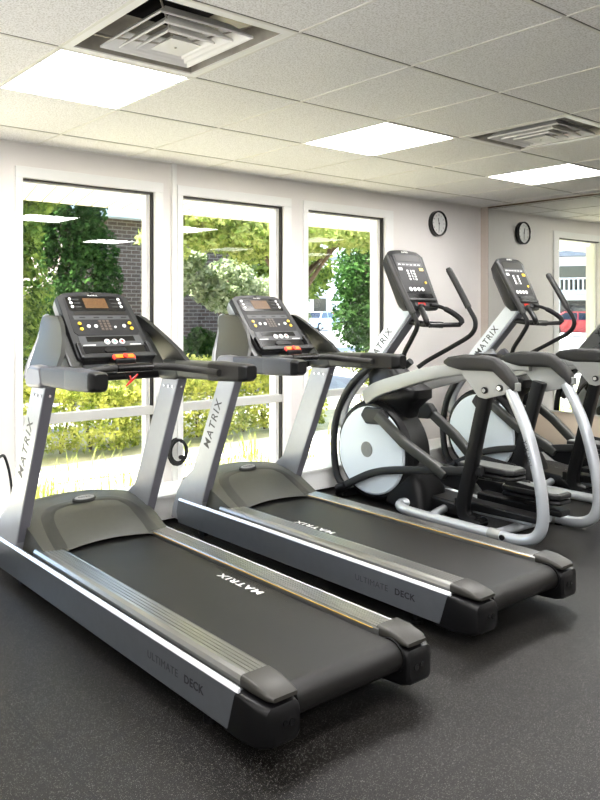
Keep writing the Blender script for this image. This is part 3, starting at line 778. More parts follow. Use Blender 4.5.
    pth = smooth_path([(-0.345, 2.86-OY, 1.100), (-0.335, 2.98-OY, 1.105), (-0.29, 3.06-OY, 1.112), (-0.18, 3.085-OY, 1.125), (0, 3.09-OY, 1.130), (0.18, 3.085-OY, 1.125), (0.29, 3.06-OY, 1.112), (0.335, 2.98-OY, 1.105), (0.345, 2.86-OY, 1.100)], 6)
    cb = MB().tube(pth, 0.0175, 14).build('crossbar', M['grip'], t)
    MB().tube([(-0.10, 3.088-OY, 1.128), (0.10, 3.088-OY, 1.128)], 0.0215, 16).build('pulse_sensor', M['black_gloss'], cb)
    MB().box((-0.06, 3.16-OY, 1.135), (0.06, 3.30-OY, 1.17)).build('console_bracket', M['black'], t, smooth=False, bevel=0.01)
    MB().tube([(-0.36, 3.40-OY, 1.06), (0.36, 3.40-OY, 1.06)], 0.022, 12).build('cross_member', M['black'], t)
    return t

tm1 = make_treadmill()
tm2 = copy_tree(tm1); tm2.location = (1.93+1.245, 2.70+0.095, 0)
for ch in tm2.children:                     # the belt has stopped with its print nearer the front left
    if ch.name.startswith('belt_print'): ch.location = (-0.360, 0.32, 0)
G = 'treadmills facing the windows'
tag(tm1, 'grey treadmill nearest the camera, in front of the left window', 'treadmill', G)
tag(tm2, 'grey treadmill in the middle, second from the left, beside the elliptical trainers', 'treadmill', G)

# ------------------------------------------------------------------ elliptical trainer
def make_elliptical():
    t = thing('elliptical_trainer', '', '', (4.55, 3.0, 0))
    OY = 3.0; CX = 4.55
    def V(pts): return [(y-OY, z) for y, z in pts]
    # ---- flywheel shroud
    CYY, CZZ, RV, RH = 3.635, 0.385, 0.345, 0.325
    def disc(rv, rh, u, n=48, cy=CYY, cz=CZZ):
        out = []
        for k in range(n):
            a = 2*PI*k/n
            y, z = math.cos(a), math.sin(a)
            # a little flatter at the upper rear, like a rounded D
            out.append((u, cy + rh*y*(1-0.04*z) - OY, cz + rv*z))
        return out
    sh = MB().loft([disc(RV*0.98, RH*0.98, -0.235), disc(RV+0.022, RH+0.022, -0.205), disc(RV+0.022, RH+0.015, -0.10), disc(RV+0.022, RH+0.022, -0.02), disc(RV*0.98, RH*0.98, 0.01)]).build('flywheel_housing', M['black'], t)
    for s in (-1, 1):
        d = MB().loft([disc(RV*0.93, RH*0.925, -0.1125+s*0.1195), disc(RV*0.93, RH*0.925, -0.1125+s*0.1335), disc(RV*0.90, RH*0.895, -0.1125+s*0.1445), disc(RV*0.60, RH*0.60, -0.1125+s*0.1495)]).build('side_disc', M['shroud_white'], t)
        n = 28
        MB().loft([[(-0.1125+s*0.1455, 3.655+0.052*math.cos(2*PI*k/n)-OY, 0.392+0.058*math.sin(2*PI*k/n)) for k in range(n)], [(-0.1125+s*0.1555, 3.655+0.050*math.cos(2*PI*k/n)-OY, 0.392+0.056*math.sin(2*PI*k/n)) for k in range(n)]]).build('hub_cap', M['hub'], d)
    # ---- rear tower of the housing
    def orr(z, yc, hy, hx, n=28): return [(-0.075+hx*math.copysign(abs(math.cos(2*PI*k/n))**0.5, math.cos(2*PI*k/n)), yc-OY+hy*math.copysign(abs(math.sin(2*PI*k/n))**0.5, math.sin(2*PI*k/n)), z) for k in range(n)]
    MB().loft([orr(0.03, 3.36, 0.18, 0.17), orr(0.16, 3.38, 0.18, 0.165), orr(0.35, 3.46, 0.16, 0.12), orr(0.52, 3.52, 0.13, 0.095), orr(0.62, 3.53, 0.135, 0.095), orr(0.70, 3.53, 0.15, 0.105), orr(0.755, 3.52, 0.195, 0.125), orr(0.785, 3.51, 0.225, 0.138), orr(0.845, 3.51, 0.225, 0.138), orr(0.87, 3.53, 0.20, 0.125), orr(0.91, 3.57, 0.17, 0.11), orr(0.97, 3.62, 0.15, 0.10), orr(1.04, 3.68, 0.10, 0.07)]).build('tower', M['black'], t, sharp=0.9)
    # ---- curved front frame
    fr = smooth_path([(-0.0, 3.90-OY, 0.04), (0, 3.995-OY, 0.16), (0, 4.02-OY, 0.42), (0, 3.965-OY, 0.66), (0, 3.83-OY, 0.86), (0, 3.63-OY, 1.02)], 8)
    for s in (-1, 1):
        MB().tube([(p.x+s*0.215, p.y, p.z) for p in fr], 0.027, 12).build('front_frame', M['charcoal'], t)
        pale = smooth_path([(s*0.19, 3.96-OY, 0.50), (s*0.185, 3.93-OY, 0.70), (s*0.15, 3.78-OY, 0.92), (s*0.09, 3.60-OY, 1.06)], 6)
        MB().tube(pale, [0.012]+[0.045]*(len(pale)-2)+[0.03], 12, flat=0.5).build('frame_cover', M['silver'], t)
    # ---- mast with print
    mq = [(3.90, 1.00), (3.76, 0.98), (3.40, 1.42), (3.52, 1.455)]
    mast = MB().prism(V(mq), -0.06, 0.06).build('mast', M['mast_pale'], t, smooth=False, bevel=0.012)
    MB().prism(V([(3.757, 0.98), (3.745, 0.98), (3.385, 1.42), (3.40, 1.42)]), -0.05, 0.05).build('mast_inlay', M['silver_dark'], mast, smooth=False)
    di = Vector((0, -0.34, 0.44)).normalized(); up2 = Vector((0, 0.44, 0.34)).normalized()
    lettering('MATRIX', M['dark_print'], mast, (-0.0605, 3.79-OY, 1.025), di, up2, 0.075, bold=0.0006, spacing=1.18)
    lettering('MATRIX', M['dark_print'], mast, (0.0605, 3.50-OY, 1.40), -di, up2, 0.075, bold=0.0006, spacing=1.18)
    # ---- console
    B0 = Vector((0, 3.35-OY, 1.415)); B1 = Vector((0, 3.54-OY, 1.85)); up = (B1-B0).normalized(); HT = (B1-B0).length
    CM = axes(B0, (1,0,0), up, Vector((1,0,0)).cross(up))
    def outline(w0, w1, h0, h1, arch, r=0.02):
        pts = [(-w0+r, h0), (w0-r, h0), (w0, h0+r), (w1, h1-r)]
        for k in range(1, 12):
            q = k/12; x = w1-0.014-q*2*(w1-0.014); pts.append((x, h1+arch*(1-(2*q-1)**2)))
        return pts + [(-w1, h1-r), (-w0, h0+r)]
    def ring3(o, z, s=1.0): return [tuple(CM @ Vector((x*s, (y-0.2)*s+0.2, z))) for x, y in o]
    o0 = outline(0.185, 0.198, 0.0, HT-0.014, 0.018, 0.03)
    con = MB().loft([ring3(o0, -0.12, 0.62), ring3(o0, -0.075, 0.9), ring3(o0, -0.02, 1.0), ring3(o0, 0.0, 1.0), ring3(o0, 0.008, 0.97)]).build('console', M['charcoal'], t, sharp=0.9)
    def plate(name, pts, z0, z1, m, bev=0.0): return MB().prism(pts, z0, z1, 'z', CM).build(name, m, con, smooth=False, bevel=bev)
    def rect(x0, x1, y0, y1): return [(x0, y0), (x1, y0), (x1, y1), (x0, y1)]
    plate('face_panel', outline(0.150, 0.158, 0.135, HT-0.035, 0.006, 0.01), 0.007, 0.010, M['face'])
    plate('display', rect(-0.135, 0.138, HT-0.095, HT-0.045), 0.0095, 0.0115, M['screen_dark'])
    plate('label_band', rect(-0.14, 0.143, HT-0.135, HT-0.105), 0.0095, 0.0112, M['face_grey'])
    for k in range(6): plate('band_print', rect(-0.125+k*0.044, -0.10+k*0.044, HT-0.124, HT-0.118), 0.011, 0.012, M['white'])
    for s in (-1, 1):
        plate('level_key', rect(min(s*0.10, s*0.14), max(s*0.10, s*0.14), HT-0.168, HT-0.146), 0.0095, 0.013, M['yellow_key'] if s > 0 else M['white'])
    for r in range(4):
        for c in range(3): plate('number_key', rect(-0.055+c*0.034, -0.037+c*0.034, HT-0.245+r*0.022, HT-0.231+r*0.022), 0.0095, 0.013, M['white'] if c != 1 else M['black_gloss'])
    for k, x in enumerate((-0.085, -0.040, 0.005, 0.05)):
        MB().cyl((x, 0.155, 0.012), 0.0155, 0.006, 'z', 16).xf(CM).build('control_key', M['white'], con)
    MB().cyl((0.115, 0.21, 0.012), 0.010, 0.006, 'z', 14).xf(CM).build('start_key', M['yellow_key'], con)
    plate('tray_recess', rect(-0.145, 0.145, 0.075, 0.122), 0.007, 0.0095, M['black_gloss'])
    plate('tray_lip', rect(-0.155, 0.155, 0.060, 0.078), 0.007, 0.026, M['charcoal'], 0.003)
    plate('lower_panel', rect(-0.095, 0.060, 0.022, 0.056), 0.007, 0.0105, M['face_grey'])
    plate('warning_label', rect(-0.062, 0.02, 0.028, 0.050), 0.010, 0.0115, M['red_key'])
    lettering('MATRIX', M['white'], con, CM @ Vector((0, HT-0.018, 0.0085)), (1,0,0), up, 0.018, spacing=1.2, align='CENTER', extrude=0.0006)
    # ---- fixed grips under the console
    hb = smooth_path([(0, 3.46-OY, 1.315), (0, 3.32-OY, 1.305)], 2)
    MB().tube([(0, 3.50-OY, 1.33), (0, 3.36-OY, 1.31), (0, 3.20-OY, 1.305)], 0.022, 12).build('grip_stem', M['black'], t)
    MB().tube([(-0.15, 3.20-OY, 1.305), (0.20, 3.20-OY, 1.305)], 0.017, 12).build('grip_bar', M['black'], t)
    for s in (-1, 1):
        gp = smooth_path([(s*0.17, 3.20-OY, 1.305), (s*0.195, 3.185-OY, 1.315), (s*0.20, 3.19-OY, 1.345), (s*0.165, 3.24-OY, 1.395), (s*0.115, 3.30-OY, 1.435), (s*0.05, 3.33-OY, 1.445)], 6)
        MB().tube(gp, [0.015]*8+[0.020]*14+[0.014]*(len(gp)-22), 12).build('fixed_grip', M['black'], t)
    # ---- swinging arms
    def arm(s, top, pts):
        path = smooth_path(pts, 8); k = 9
        a = MB().tube(path, 0.0165, 12).build('swing_arm', M['black'], t)
        MB().tube(path[-(8*2+1):], [0.0225]*16+[0.016], 14).build('arm_grip', M['grip'], a)
        return a
    arm(-1, 0, [(-0.15, 3.42-OY, 1.00), (-0.215, 3.36-OY, 1.10), (-0.25, 3.27-OY, 1.21), (-0.262, 3.215-OY, 1.305), (-0.262, 3.25-OY, 1.385), (-0.26, 3.37-OY, 1.60), (-0.255, 3.475-OY, 1.795)])
    arm(1, 0, [(0.15, 3.52-OY, 0.98), (0.19, 3.46-OY, 1.035), (0.235, 3.29-OY, 1.14), (0.25, 3.14-OY, 1.235), (0.25, 3.105-OY, 1.325), (0.25, 3.16-OY, 1.43), (0.248, 3.255-OY, 1.60), (0.245, 3.325-OY, 1.718)])
    # ---- base tubes rising into the rear rail posts, one each side
    for s in (-1, 1):
        def U(a): return s*a
        pth = smooth_path([(U(0.20), 3.30-OY, 0.075), (U(0.265), 3.345-OY, 0.06), (U(0.318), 3.30-OY, 0.048), (U(0.33), 3.20-OY, 0.04), (U(0.33), 2.90-OY, 0.036), (U(0.33), 2.55-OY, 0.036), (U(0.33), 2.42-OY, 0.044), (U(0.33), 2.335-OY, 0.085), (U(0.33), 2.298-OY, 0.17), (U(0.33), 2.30-OY, 0.30), (U(0.33), 2.325-OY, 0.45), (U(0.33), 2.39-OY, 0.69), (U(0.33), 2.50-OY, 0.93)], 6)
        tb = MB().tube(pth, 0.0335, 16).build('base_tube', M['tube_silver'], t)
        lettering('MATRIX', M['grey_print'], tb, (U(0.364), 2.372-OY if s > 0 else 2.352-OY, 0.60 if s > 0 else 0.50), (0, 0.25*1 if s > 0 else 0.25, 1 if s < 0 else 1), (0, 1 if s < 0 else -1, -0.25 if s < 0 else 0.25), 0.034, spacing=1.3)
        MB().tube([(U(0.33), 2.635-OY, 0.036), (U(0.33), 2.63-OY, 0.036), (U(0.33), 2.56-OY, 0.037), (U(0.33), 2.555-OY, 0.037)], [0.0335, 0.0365, 0.0365, 0.0335], 16).build('tube_collar', M['bracket'], tb)
        MB().cyl((U(0.367), 2.53-OY, 0.040), 0.017, 0.008, 'x', 16).build('foot_bolt', M['black'], tb)
        for fy in (2.545, 3.15): MB().cyl((U(0.33), fy-OY, 0.006), 0.03, 0.012, 'z', 16).build('rubber_foot', M['black'], tb)
        MB().tube([(U(0.10), 3.10-OY, 0.06), (U(0.25), 3.07-OY, 0.055), (U(0.325), 3.05-OY, 0.045)], 0.027, 14).build('base_link', M['tube_silver'], t)
        # bracket plate with two bolts
        lo, hi = sorted((U(0.345), U(0.362)))
        bk = MB().prism(V([(2.83, 1.035), (2.69, 0.870), (2.645, 0.862), (2.515, 0.900), (2.485, 0.945), (2.53, 1.02), (2.60, 1.05)]), lo, hi).build('rail_bracket', M['bracket'], t, smooth=False, bevel=0.004)
        for y, z in ((2.643, 0.916), (2.544, 0.938)):
            MB().cyl((U(0.366), y-OY, z), 0.021, 0.008, 'x', 18).build('bolt_washer', M['black'], bk)
            MB().cyl((U(0.374), y-OY, z), 0.013, 0.012, 'x', 12).build('bolt', M['chrome'], bk)
        # padded hand rail
        def pr(y, zt, zb, w):
            pts = []
            hh = (zt-zb)/2; zc = (zt+zb)/2; q = min(0.022, hh*0.9)
            for cx, cz, a0 in ((w-q, hh-q, 0), (-w+q, hh-q, 90), (-w+q, -hh+q, 180), (w-q, -hh+q, 270)):
                for k in range(5):
                    a = math.radians(a0+22.5*k); pts.append((U(0.33)+cx+q*math.cos(a), y-OY, zc+cz+q*math.sin(a)))
            return pts
        MB().loft([pr(2.945, 1.085, 1.060, 0.020), pr(2.91, 1.108, 1.045, 0.036), pr(2.80, 1.128, 1.025, 0.042), pr(2.66, 1.130, 1.030, 0.042), pr(2.59, 1.118, 1.028, 0.041), pr(2.52, 1.065, 0.970, 0.040), pr(2.47, 1.005, 0.925, 0.038), pr(2.455, 0.975, 0.930, 0.026)]).build('hand_rail_pad', M['grip'], t)
        MB().box((U(0.33)-0.022, 2.440-OY, 0.925), (U(0.33)+0.022, 2.475-OY, 0.975)).build('pad_end', M['hub'], t, smooth=False, bevel=0.005)
        # curved beam from the rail to the mast
        bp = smooth_path([(U(0.20), 3.70-OY, 0.765), (U(0.245), 3.55-OY, 0.842), (U(0.285), 3.30-OY, 0.922), (U(0.318), 3.08-OY, 0.985), (U(0.33), 2.86-OY, 1.030), (U(0.33), 2.74-OY, 1.035)], 6)
        nb = len(bp)
        MB().tube(bp, [0.056-0.016*i/(nb-1) for i in range(nb)], 16, up=(0,0,1), flat=0.62, square=True).build('rail_beam', M['bracket'], t)
        # black post from the bracket to the floor
        pp = smooth_path([(U(0.30), 2.66-OY, 0.93), (U(0.295), 2.72-OY, 0.70), (U(0.285), 2.79-OY, 0.40), (U(0.28), 2.845-OY, 0.17), (U(0.27), 2.83-OY, 0.085), (U(0.255), 2.775-OY, 0.060)], 6)
        ps = MB().tube(pp, 0.036, 16, up=(1,0,0), flat=1.05, square=True).build('rear_post', M['black'], t)
        MB().cyl((U(0.255), 2.745-OY, 0.062), 0.030, 0.085, 'x', 18).build('post_roller', M['black_gloss'], ps)
        # pedal arm along the floor side, and its crank link
        ph = 0.0 if s < 0 else -0.16
        pa = smooth_path([(U(0.285), 3.86-OY, 0.085), (U(0.285), 3.74-OY, 0.155), (U(0.283), 3.58-OY, 0.235), (U(0.283), 3.40-OY, 0.285+ph*0.3), (U(0.28), 3.10-OY, 0.335+ph*0.7), (U(0.27), 2.72-OY, 0.395+ph)], 6)
        MB().tube(pa, 0.027, 14, up=(0,0,1), flat=0.8, square=True).build('pedal_arm', M['charcoal'], t)
        MB().tube([(U(0.285), 3.91-OY, 0.055), (U(0.285), 3.83-OY, 0.095)], 0.038, 16).build('arm_pivot', M['black'], t)
        cj = MB().loft([[(U(0.268)+dx, y-OY, z) for y, z in ((3.70, 0.640), (3.65, 0.580), (3.50, 0.588), (3.455, 0.65), (3.50, 0.705), (3.66, 0.705))] for dx in (-0.02, 0.05 if s > 0 else 0.02)]).build('crank_joint', M['charcoal'], t, smooth=False, bevel=0.014)
        MB().tube([(U(0.290), 3.53-OY, 0.655), (U(0.290), 3.30-OY, 0.49), (U(0.280), 3.06-OY, 0.37+ph*0.6), (U(0.275), 2.98-OY, 0.32+ph*0.6)], 0.030, 14, up=(1,0,0), flat=1.1, square=True).build('crank_link', M['hood_dark'], t)
        # bracket under the pedal arm and the pedal itself
        MB().prism(V([(3.12, 0.325+ph*0.7), (2.74, 0.385+ph), (2.78, 0.31+ph), (2.90, 0.235+ph), (3.00, 0.25+ph)]), *sorted((U(0.235), U(0.262)))).build('link_bracket', M['black'], t, smooth=False, bevel=0.006)
        zc = (0.405 if s < 0 else 0.245); yo = (0.02 if s < 0 else -0.12)
        def pd(u0, u1, z0, z1, r=0.03):
            out = []
            y0, y1 = 2.52+yo-OY, 2.90+yo-OY
            return [(u0, y1), (u0, y0+0.04), (u0+0.03, y0), (u1-0.03, y0), (u1, y0+0.04), (u1, y1-0.03), (u1-0.03, y1), (u0+0.03, y1+0.01)]
        u0, u1 = (-0.235, -0.045) if s < 0 else (0.045, 0.235)
        pe = MB().prism(pd(u0, u1, 0, 0), zc-0.022, zc+0.010, 'z').build('pedal', M['charcoal'], t, smooth=False, bevel=0.009)
        MB().prism([(x*0.9+(u0+u1)*0.05, y*0.94-0.015) for x, y in pd(u0, u1, 0, 0)], zc+0.009, zc+0.015, 'z').build('pedal_tread', M['hub'], pe, smooth=False, bevel=0.003)
        MB().prism(pd(u0, u1, 0, 0)[:4]+pd(u0, u1, 0, 0)[4:], zc-0.060, zc-0.030, 'z').build('pedal_carrier', M['black'], pe, smooth=False, bevel=0.012)
        MB().loft([[(u0+0.01 if s > 0 else u1-0.01, 2.90+yo-OY, zc), (u0+0.01 if s > 0 else u1-0.01, 2.60+yo-OY, zc), (u0+0.01 if s > 0 else u1-0.01, 2.60+yo-OY, zc+0.022), (u0+0.01 if s > 0 else u1-0.01, 2.86+yo-OY, zc+0.05)], [(u0+0.02 if s > 0 else u1-0.02, 2.90+yo-OY, zc), (u0+0.02 if s > 0 else u1-0.02, 2.60+yo-OY, zc), (u0+0.02 if s > 0 else u1-0.02, 2.60+yo-OY, zc+0.022), (u0+0.02 if s > 0 else u1-0.02, 2.86+yo-OY, zc+0.05)]]).build('pedal_guard', M['charcoal'], pe, smooth=False)
        MB().prism(V([(2.98, 0.10), (2.40, 0.115), (2.40, 0.155), (2.98, 0.165)]), *sorted((U(0.07), U(0.19)))).build('roller_track', M['black'], t, smooth=False, bevel=0.01)
    # ---- central floor beam, front and middle feet
    MB().prism(V([(3.88, 0.02), (3.88, 0.09), (3.30, 0.13), (3.02, 0.115), (2.94, 0.05), (2.94, 0.02)]), -0.13, 0.13).build('base_housing', M['black'], t, smooth=False, bevel=0.02)
    MB().box((-0.29, 3.86-OY, 0.0), (0.29, 3.945-OY, 0.062)).build('front_stabilizer', M['charcoal'], t, smooth=False, bevel=0.012)
    MB().tube([(-0.10, 2.95-OY, 0.09), (-0.10, 2.48-OY, 0.09)], 0.022, 10).tube([(0.10, 2.95-OY, 0.09), (0.10, 2.48-OY, 0.09)], 0.022, 10).tube([(-0.32, 2.60-OY, 0.037), (0.32, 2.60-OY, 0.037)], 0.028, 12).build('rear_cross_tube', M['tube_silver'], t)
    return t
el1 = make_elliptical()
el2 = copy_tree(el1); el2.location = (4.55+1.39, 3.0, 0)
G = 'elliptical trainers beside the mirror'
tag(el1, 'elliptical trainer standing right of the second treadmill, its mast in front of the white wall', 'exercise machine', G)
tag(el2, 'elliptical trainer standing farthest right, close to the mirrored wall', 'exercise machine', G)

# ------------------------------------------------------------------ cables
def coil(c, r, n):
    pts = []
    for k in range(n*16+1):
        a = PI/2+2*PI*k/16; q = 0.010*math.sin(a*0.37+1)
        pts.append((c[0]+(r+q)*math.cos(a)*0.95+0.012*math.sin(k*0.11), c[1]-0.012-0.010*(k/16), c[2]+(r*1.08+q)*math.sin(a)))
    return pts
cp = coil((3.08, WY-0.032, 0.40), 0.078, 4)
cc = MB().tube(smooth_path(cp, 1), 0.0068, 8).build('power_cable', M['cable'])
tag(cc, 'coiled black power cable hung on the strip between the left and middle windows', 'cable')
MB().tube([(3.115, WY-0.100, 0.36), (3.13, WY-0.022, 0.35)], 0.016, 8).build('cable_tie', M['cable'], cc)
lc = MB().tube(smooth_path([(1.50, 3.80, 0.60), (1.56, 3.86, 0.615), (1.60, 3.90, 0.60), (1.64, 3.93, 0.50), (1.66, 3.94, 0.36), (1.65, 3.93, 0.20), (1.62, 3.92, 0.03), (1.50, 3.93, 0.012), (1.30, 3.95, 0.012)], 6), 0.008, 8).build('power_cable', M['cable'])
tag(lc, 'black cable running behind the left upright of the nearest treadmill down to the floor', 'cable')

# ------------------------------------------------------------------ outside
GZ = -0.05
struct(MB().box((-40, 5.75, GZ-0.05), (70, 6.42, GZ)).build('sidewalk', M['concrete'], smooth=False))
struct(MB().box((-40, WY+WT, GZ-0.06), (70, 5.75, GZ-0.012)).build('planting_strip', M['soil'], smooth=False))
struct(MB().box((-40, 6.42, GZ-0.06), (70, 8.2, GZ-0.01)).build('planting_bed', M['lawn'], smooth=False))
struct(MB().box((-80, 8.2, GZ-0.08), (140, 120, GZ-0.02)).build('parking_lot', M['asphalt'], smooth=False))

def leaf_mesh(name, P, size, m, parent=None, upbias=0.4, seed=0, aspect=0.62):
    # P: (n,3) leaf centres; one folded diamond of two triangles each
    r = np.random.default_rng(seed); n = len(P)
    d = r.normal(size=(n, 3)); d /= np.linalg.norm(d, axis=1)[:, None]
    nn = r.normal(size=(n, 3)); nn[:, 2] += upbias*2.0; nn /= np.linalg.norm(nn, axis=1)[:, None]
    d = d - nn*np.sum(d*nn, 1)[:, None]; d /= np.linalg.norm(d, axis=1)[:, None]
    b = np.cross(nn, d)
    s = (size*(0.6+0.8*r.random(n)))[:, None]
    v = np.empty((n, 4, 3))
    v[:, 0] = P-d*s; v[:, 1] = P+b*s*aspect+nn*s*0.18; v[:, 2] = P+d*s; v[:, 3] = P-b*s*aspect+nn*s*0.18
    me = bpy.data.meshes.new(name); me.vertices.add(n*4); me.vertices.foreach_set('co', v.reshape(-1))
    idx = np.arange(n)*4
    tri = np.stack([idx, idx+1, idx+2, idx, idx+2, idx+3], 1).reshape(-1)
    me.loops.add(n*6); me.loops.foreach_set('vertex_index', tri.astype(np.int32))
    me.polygons.add(n*2); me.polygons.foreach_set('loop_start', (np.arange(n*2)*3).astype(np.int32))
    me.update(calc_edges=True); me.validate()
    me.materials.append(m)
    o = bpy.data.objects.new(name, me); COL.objects.link(o)
    if parent is not None: o.parent = parent
    return o
def blob_points(blobs, n, r, shell=0.55):
    # blobs: (x,y,z,rx,ry,rz); leaves sit in the outer part of each lobe
    vol = np.array([b[3]*b[4]+b[4]*b[5]+b[3]*b[5] for b in blobs]); cnt = r.multinomial(n, vol/vol.sum()); out = []
    for b, k in zip(blobs, cnt):
        q = r.normal(size=(k, 3)); q /= np.linalg.norm(q, axis=1)[:, None]
        rad = (shell + (1-shell)*r.random(k))[:, None]
        out.append(np.array(b[:3]) + q*rad*np.array(b[3:]))
    return np.concatenate(out)
def tree(name, label, base, blobs, n, size, m, trunk=0.12, seed=1, group=None, top=None, upbias=0.4):
    t = thing(name, label, 'tree', base, 0, group)
    r = np.random.default_rng(seed)
    sub = []
    for b in blobs:                         # break every lobe into smaller clumps
        sub.append((b[0], b[1], b[2], b[3]*0.75, b[4]*0.75, b[5]*0.75))
        for k in range(9):
            q = r.normal(size=3); q /= np.linalg.norm(q); f = 0.28+0.2*r.random()
            sub.append((b[0]+q[0]*b[3]*0.72, b[1]+q[1]*b[4]*0.72, b[2]+q[2]*b[5]*0.72, b[3]*f, b[4]*f, b[5]*f))
    leaf_mesh('foliage', blob_points(sub, n, r), size, m, t, upbias, seed)
    z1 = top or max(b[2] for b in blobs)
    mb = MB().tube(smooth_path([(0, 0, -0.1), (0.03, 0.02, z1*0.35), (-0.04, 0.0, z1*0.7), (0.0, 0.03, z1)], 4), [trunk*(1-0.7*i/12) for i in range(13)], 9)
    for b in blobs[1:6]:
        mb.tube([(0, 0, b[2]*0.55), (b[0]*0.5, b[1]*0.5, b[2]*0.82), (b[0]*0.9, b[1]*0.9, b[2])], [trunk*0.45, trunk*0.3, trunk*0.12], 6)
    mb.build('trunk', M['bark'], t)
    return t

# clipped hedge behind the sidewalk
hr = np.random.default_rng(3)
def hedge(name, label, x0, x1, y0, y1, z1, n, seed, m, size=0.030):
    r = np.random.default_rng(seed)
    t = thing(name, label, 'hedge', ((x0+x1)/2, (y0+y1)/2, GZ), 0)
    P = np.empty((n, 3)); P[:, 0] = r.uniform(x0, x1, n)-(x0+x1)/2
    side = r.random(n)
    top = z1*(0.93+0.10*np.sin(P[:, 0]*2.1+seed)+0.05*np.sin(P[:, 0]*7.3))
    dep = r.random(n)**2*0.30
    front = side < 0.5
    z = np.where(front, r.random(n)**0.8*top, top-dep*0.6+0.03*r.normal(size=n))
    bulge = 0.08*np.sin(P[:, 0]*4.4+z*3)
    y = np.where(front, y0+bulge+dep+0.12*(1-np.minimum(1, z/0.3))-(y0+y1)/2, r.uniform(y0, y1, n)-(y0+y1)/2)
    P[:, 1] = y; P[:, 2] = np.maximum(0.03, z)+0.02
    leaf_mesh('foliage', P, size, m, t, 0.5, seed)
    mb = MB()
    for k in range(int((x1-x0)/0.35)):
        x = x0+0.2+k*0.35-(x0+x1)/2; dx, dy = r.normal(size=2)*0.08
        for q in range(3):
            a = r.uniform(0, 2*PI); mb.tube([(x, 0, -0.03), (x+0.08*math.cos(a), 0.08*math.sin(a), z1*0.4), (x+0.2*math.cos(a), 0.2*math.sin(a), z1*0.85)], [0.012, 0.009, 0.004], 5)
    mb.build('stems', M['bark'], t)
    return t
hedge('clipped_hedge', 'bright yellow-green hedge across the sidewalk, seen through the left and middle windows', 1.5, 7.0, 6.55, 7.35, 0.79, 42000, 5, M['leaf_hedge'], 0.024)
hedge('clipped_hedge', 'small low green bush beyond the sidewalk seen low in the right-hand window', 8.05, 8.9, 6.75, 7.4, 0.80, 7000, 9, M['leaf_hedge'], 0.024)

# grass tufts in the strip under the windows
gr = np.random.default_rng(21)
n = 4000
gx = gr.uniform(1.2, 7.2, n); gy = gr.uniform(4.65, 5.75, n); keep = (np.sin(gx*3.1)+np.sin(gx*7.7+2)+np.sin(gy*9)) > gr.uniform(-0.4, 2.4, n)
gx, gy = gx[keep], gy[keep]; n = len(gx)
hgt = gr.uniform(0.10, 0.30, n); a = gr.uniform(0, 2*PI, n); ln = hgt*gr.uniform(0.15, 0.7, n); wd = gr.uniform(0.003, 0.006, n)
v = np.empty((n, 5, 3)); ca, sa = np.cos(a), np.sin(a)
for k, (fh, fl_) in enumerate(((0, 0), (0, 0), (0.6, 0.35), (0.6, 0.35), (1.0, 1.0))):
    sgn = (-1 if k in (0, 2) else 1) * (0 if k == 4 else 1)
    v[:, k, 0] = gx+ca*ln*fl_-sa*wd*sgn; v[:, k, 1] = gy+sa*ln*fl_+ca*wd*sgn; v[:, k, 2] = GZ-0.012+hgt*fh
me = bpy.data.meshes.new('grass')
faces = []
for i in range(n): b = i*5; faces += [(b, b+1, b+3, b+2), (b+2, b+3, b+4)]
me.from_pydata(v.reshape(-1, 3).tolist(), [], faces); me.materials.append(M['grass'])
o = bpy.data.objects.new('grass', me); COL.objects.link(o)
tag(o, 'sunlit tufts of long grass growing under the windows outside', 'grass', kind='stuff')

# trees
tree('broadleaf_tree', 'large sunlit broadleaf tree filling the left part of the left window', (3.35, 9.0, GZ),
     [(0, 0, 2.9, 1.15, 1.1, 1.5), (-1.1, -0.4, 2.2, 1.2, 1.0, 1.1), (0.1, -0.5, 1.7, 0.9, 0.8, 1.0), (-0.4, 0.2, 4.0, 1.3, 1.2, 1.1), (-1.6, 0.2, 3.3, 1.1, 1.0, 1.2), (-0.6, -0.6, 1.0, 1.1, 0.8, 0.8)], 60000, 0.040, M['leaf_tree'], 0.14, 2)
tree('conifer_tree', 'dark dense evergreen in front of the brown brick wall', (5.55, 10.9, GZ),
     [(0, 0, 2.9, 0.55, 0.6, 1.6), (0.20, -0.2, 1.9, 0.62, 0.6, 1.1), (-0.3, -0.1, 1.4, 0.75, 0.7, 0.9), (0.0, 0, 3.9, 0.5, 0.5, 0.9), (0.35, -0.3, 0.9, 0.8, 0.7, 0.7)], 34000, 0.040, M['leaf_dark'], 0.12, 4)
tree('overhanging_tree', 'sunny spreading tree whose branches hang across the tops of the middle and right windows', (8.2, 8.5, GZ),
     [(0, 0, 3.3, 1.5, 1.2, 0.9), (-1.6, -0.3, 2.95, 1.2, 1.0, 0.8), (1.7, -0.3, 3.15, 1.3, 1.0, 0.7), (0.6, -0.8, 2.7, 1.1, 0.7, 0.5), (-0.9, -0.7, 2.55, 1.1, 0.7, 0.45), (2.9, 0.0, 3.4, 1.2, 1.0, 0.7), (-1.9, 0.2, 3.7, 1.0, 1.0, 0.8), (-2.2, -0.1, 2.5, 0.6, 0.6, 0.4)], 44000, 0.044, M['leaf_bright'], 0.10, 6)
tree('flowering_shrub', 'pale blossoming shrub against the brick wall in the middle window', (8.75, 10.7, GZ),
     [(0, 0, 1.95, 0.8, 0.6, 0.65), (-0.95, 0, 2.1, 0.6, 0.5, 0.45), (0.8, 0.1, 1.6, 0.8, 0.6, 0.75), (1.4, 0.2, 1.0, 0.7, 0.6, 0.8)], 18000, 0.045, M['leaf_pale'], 0.08, 8)
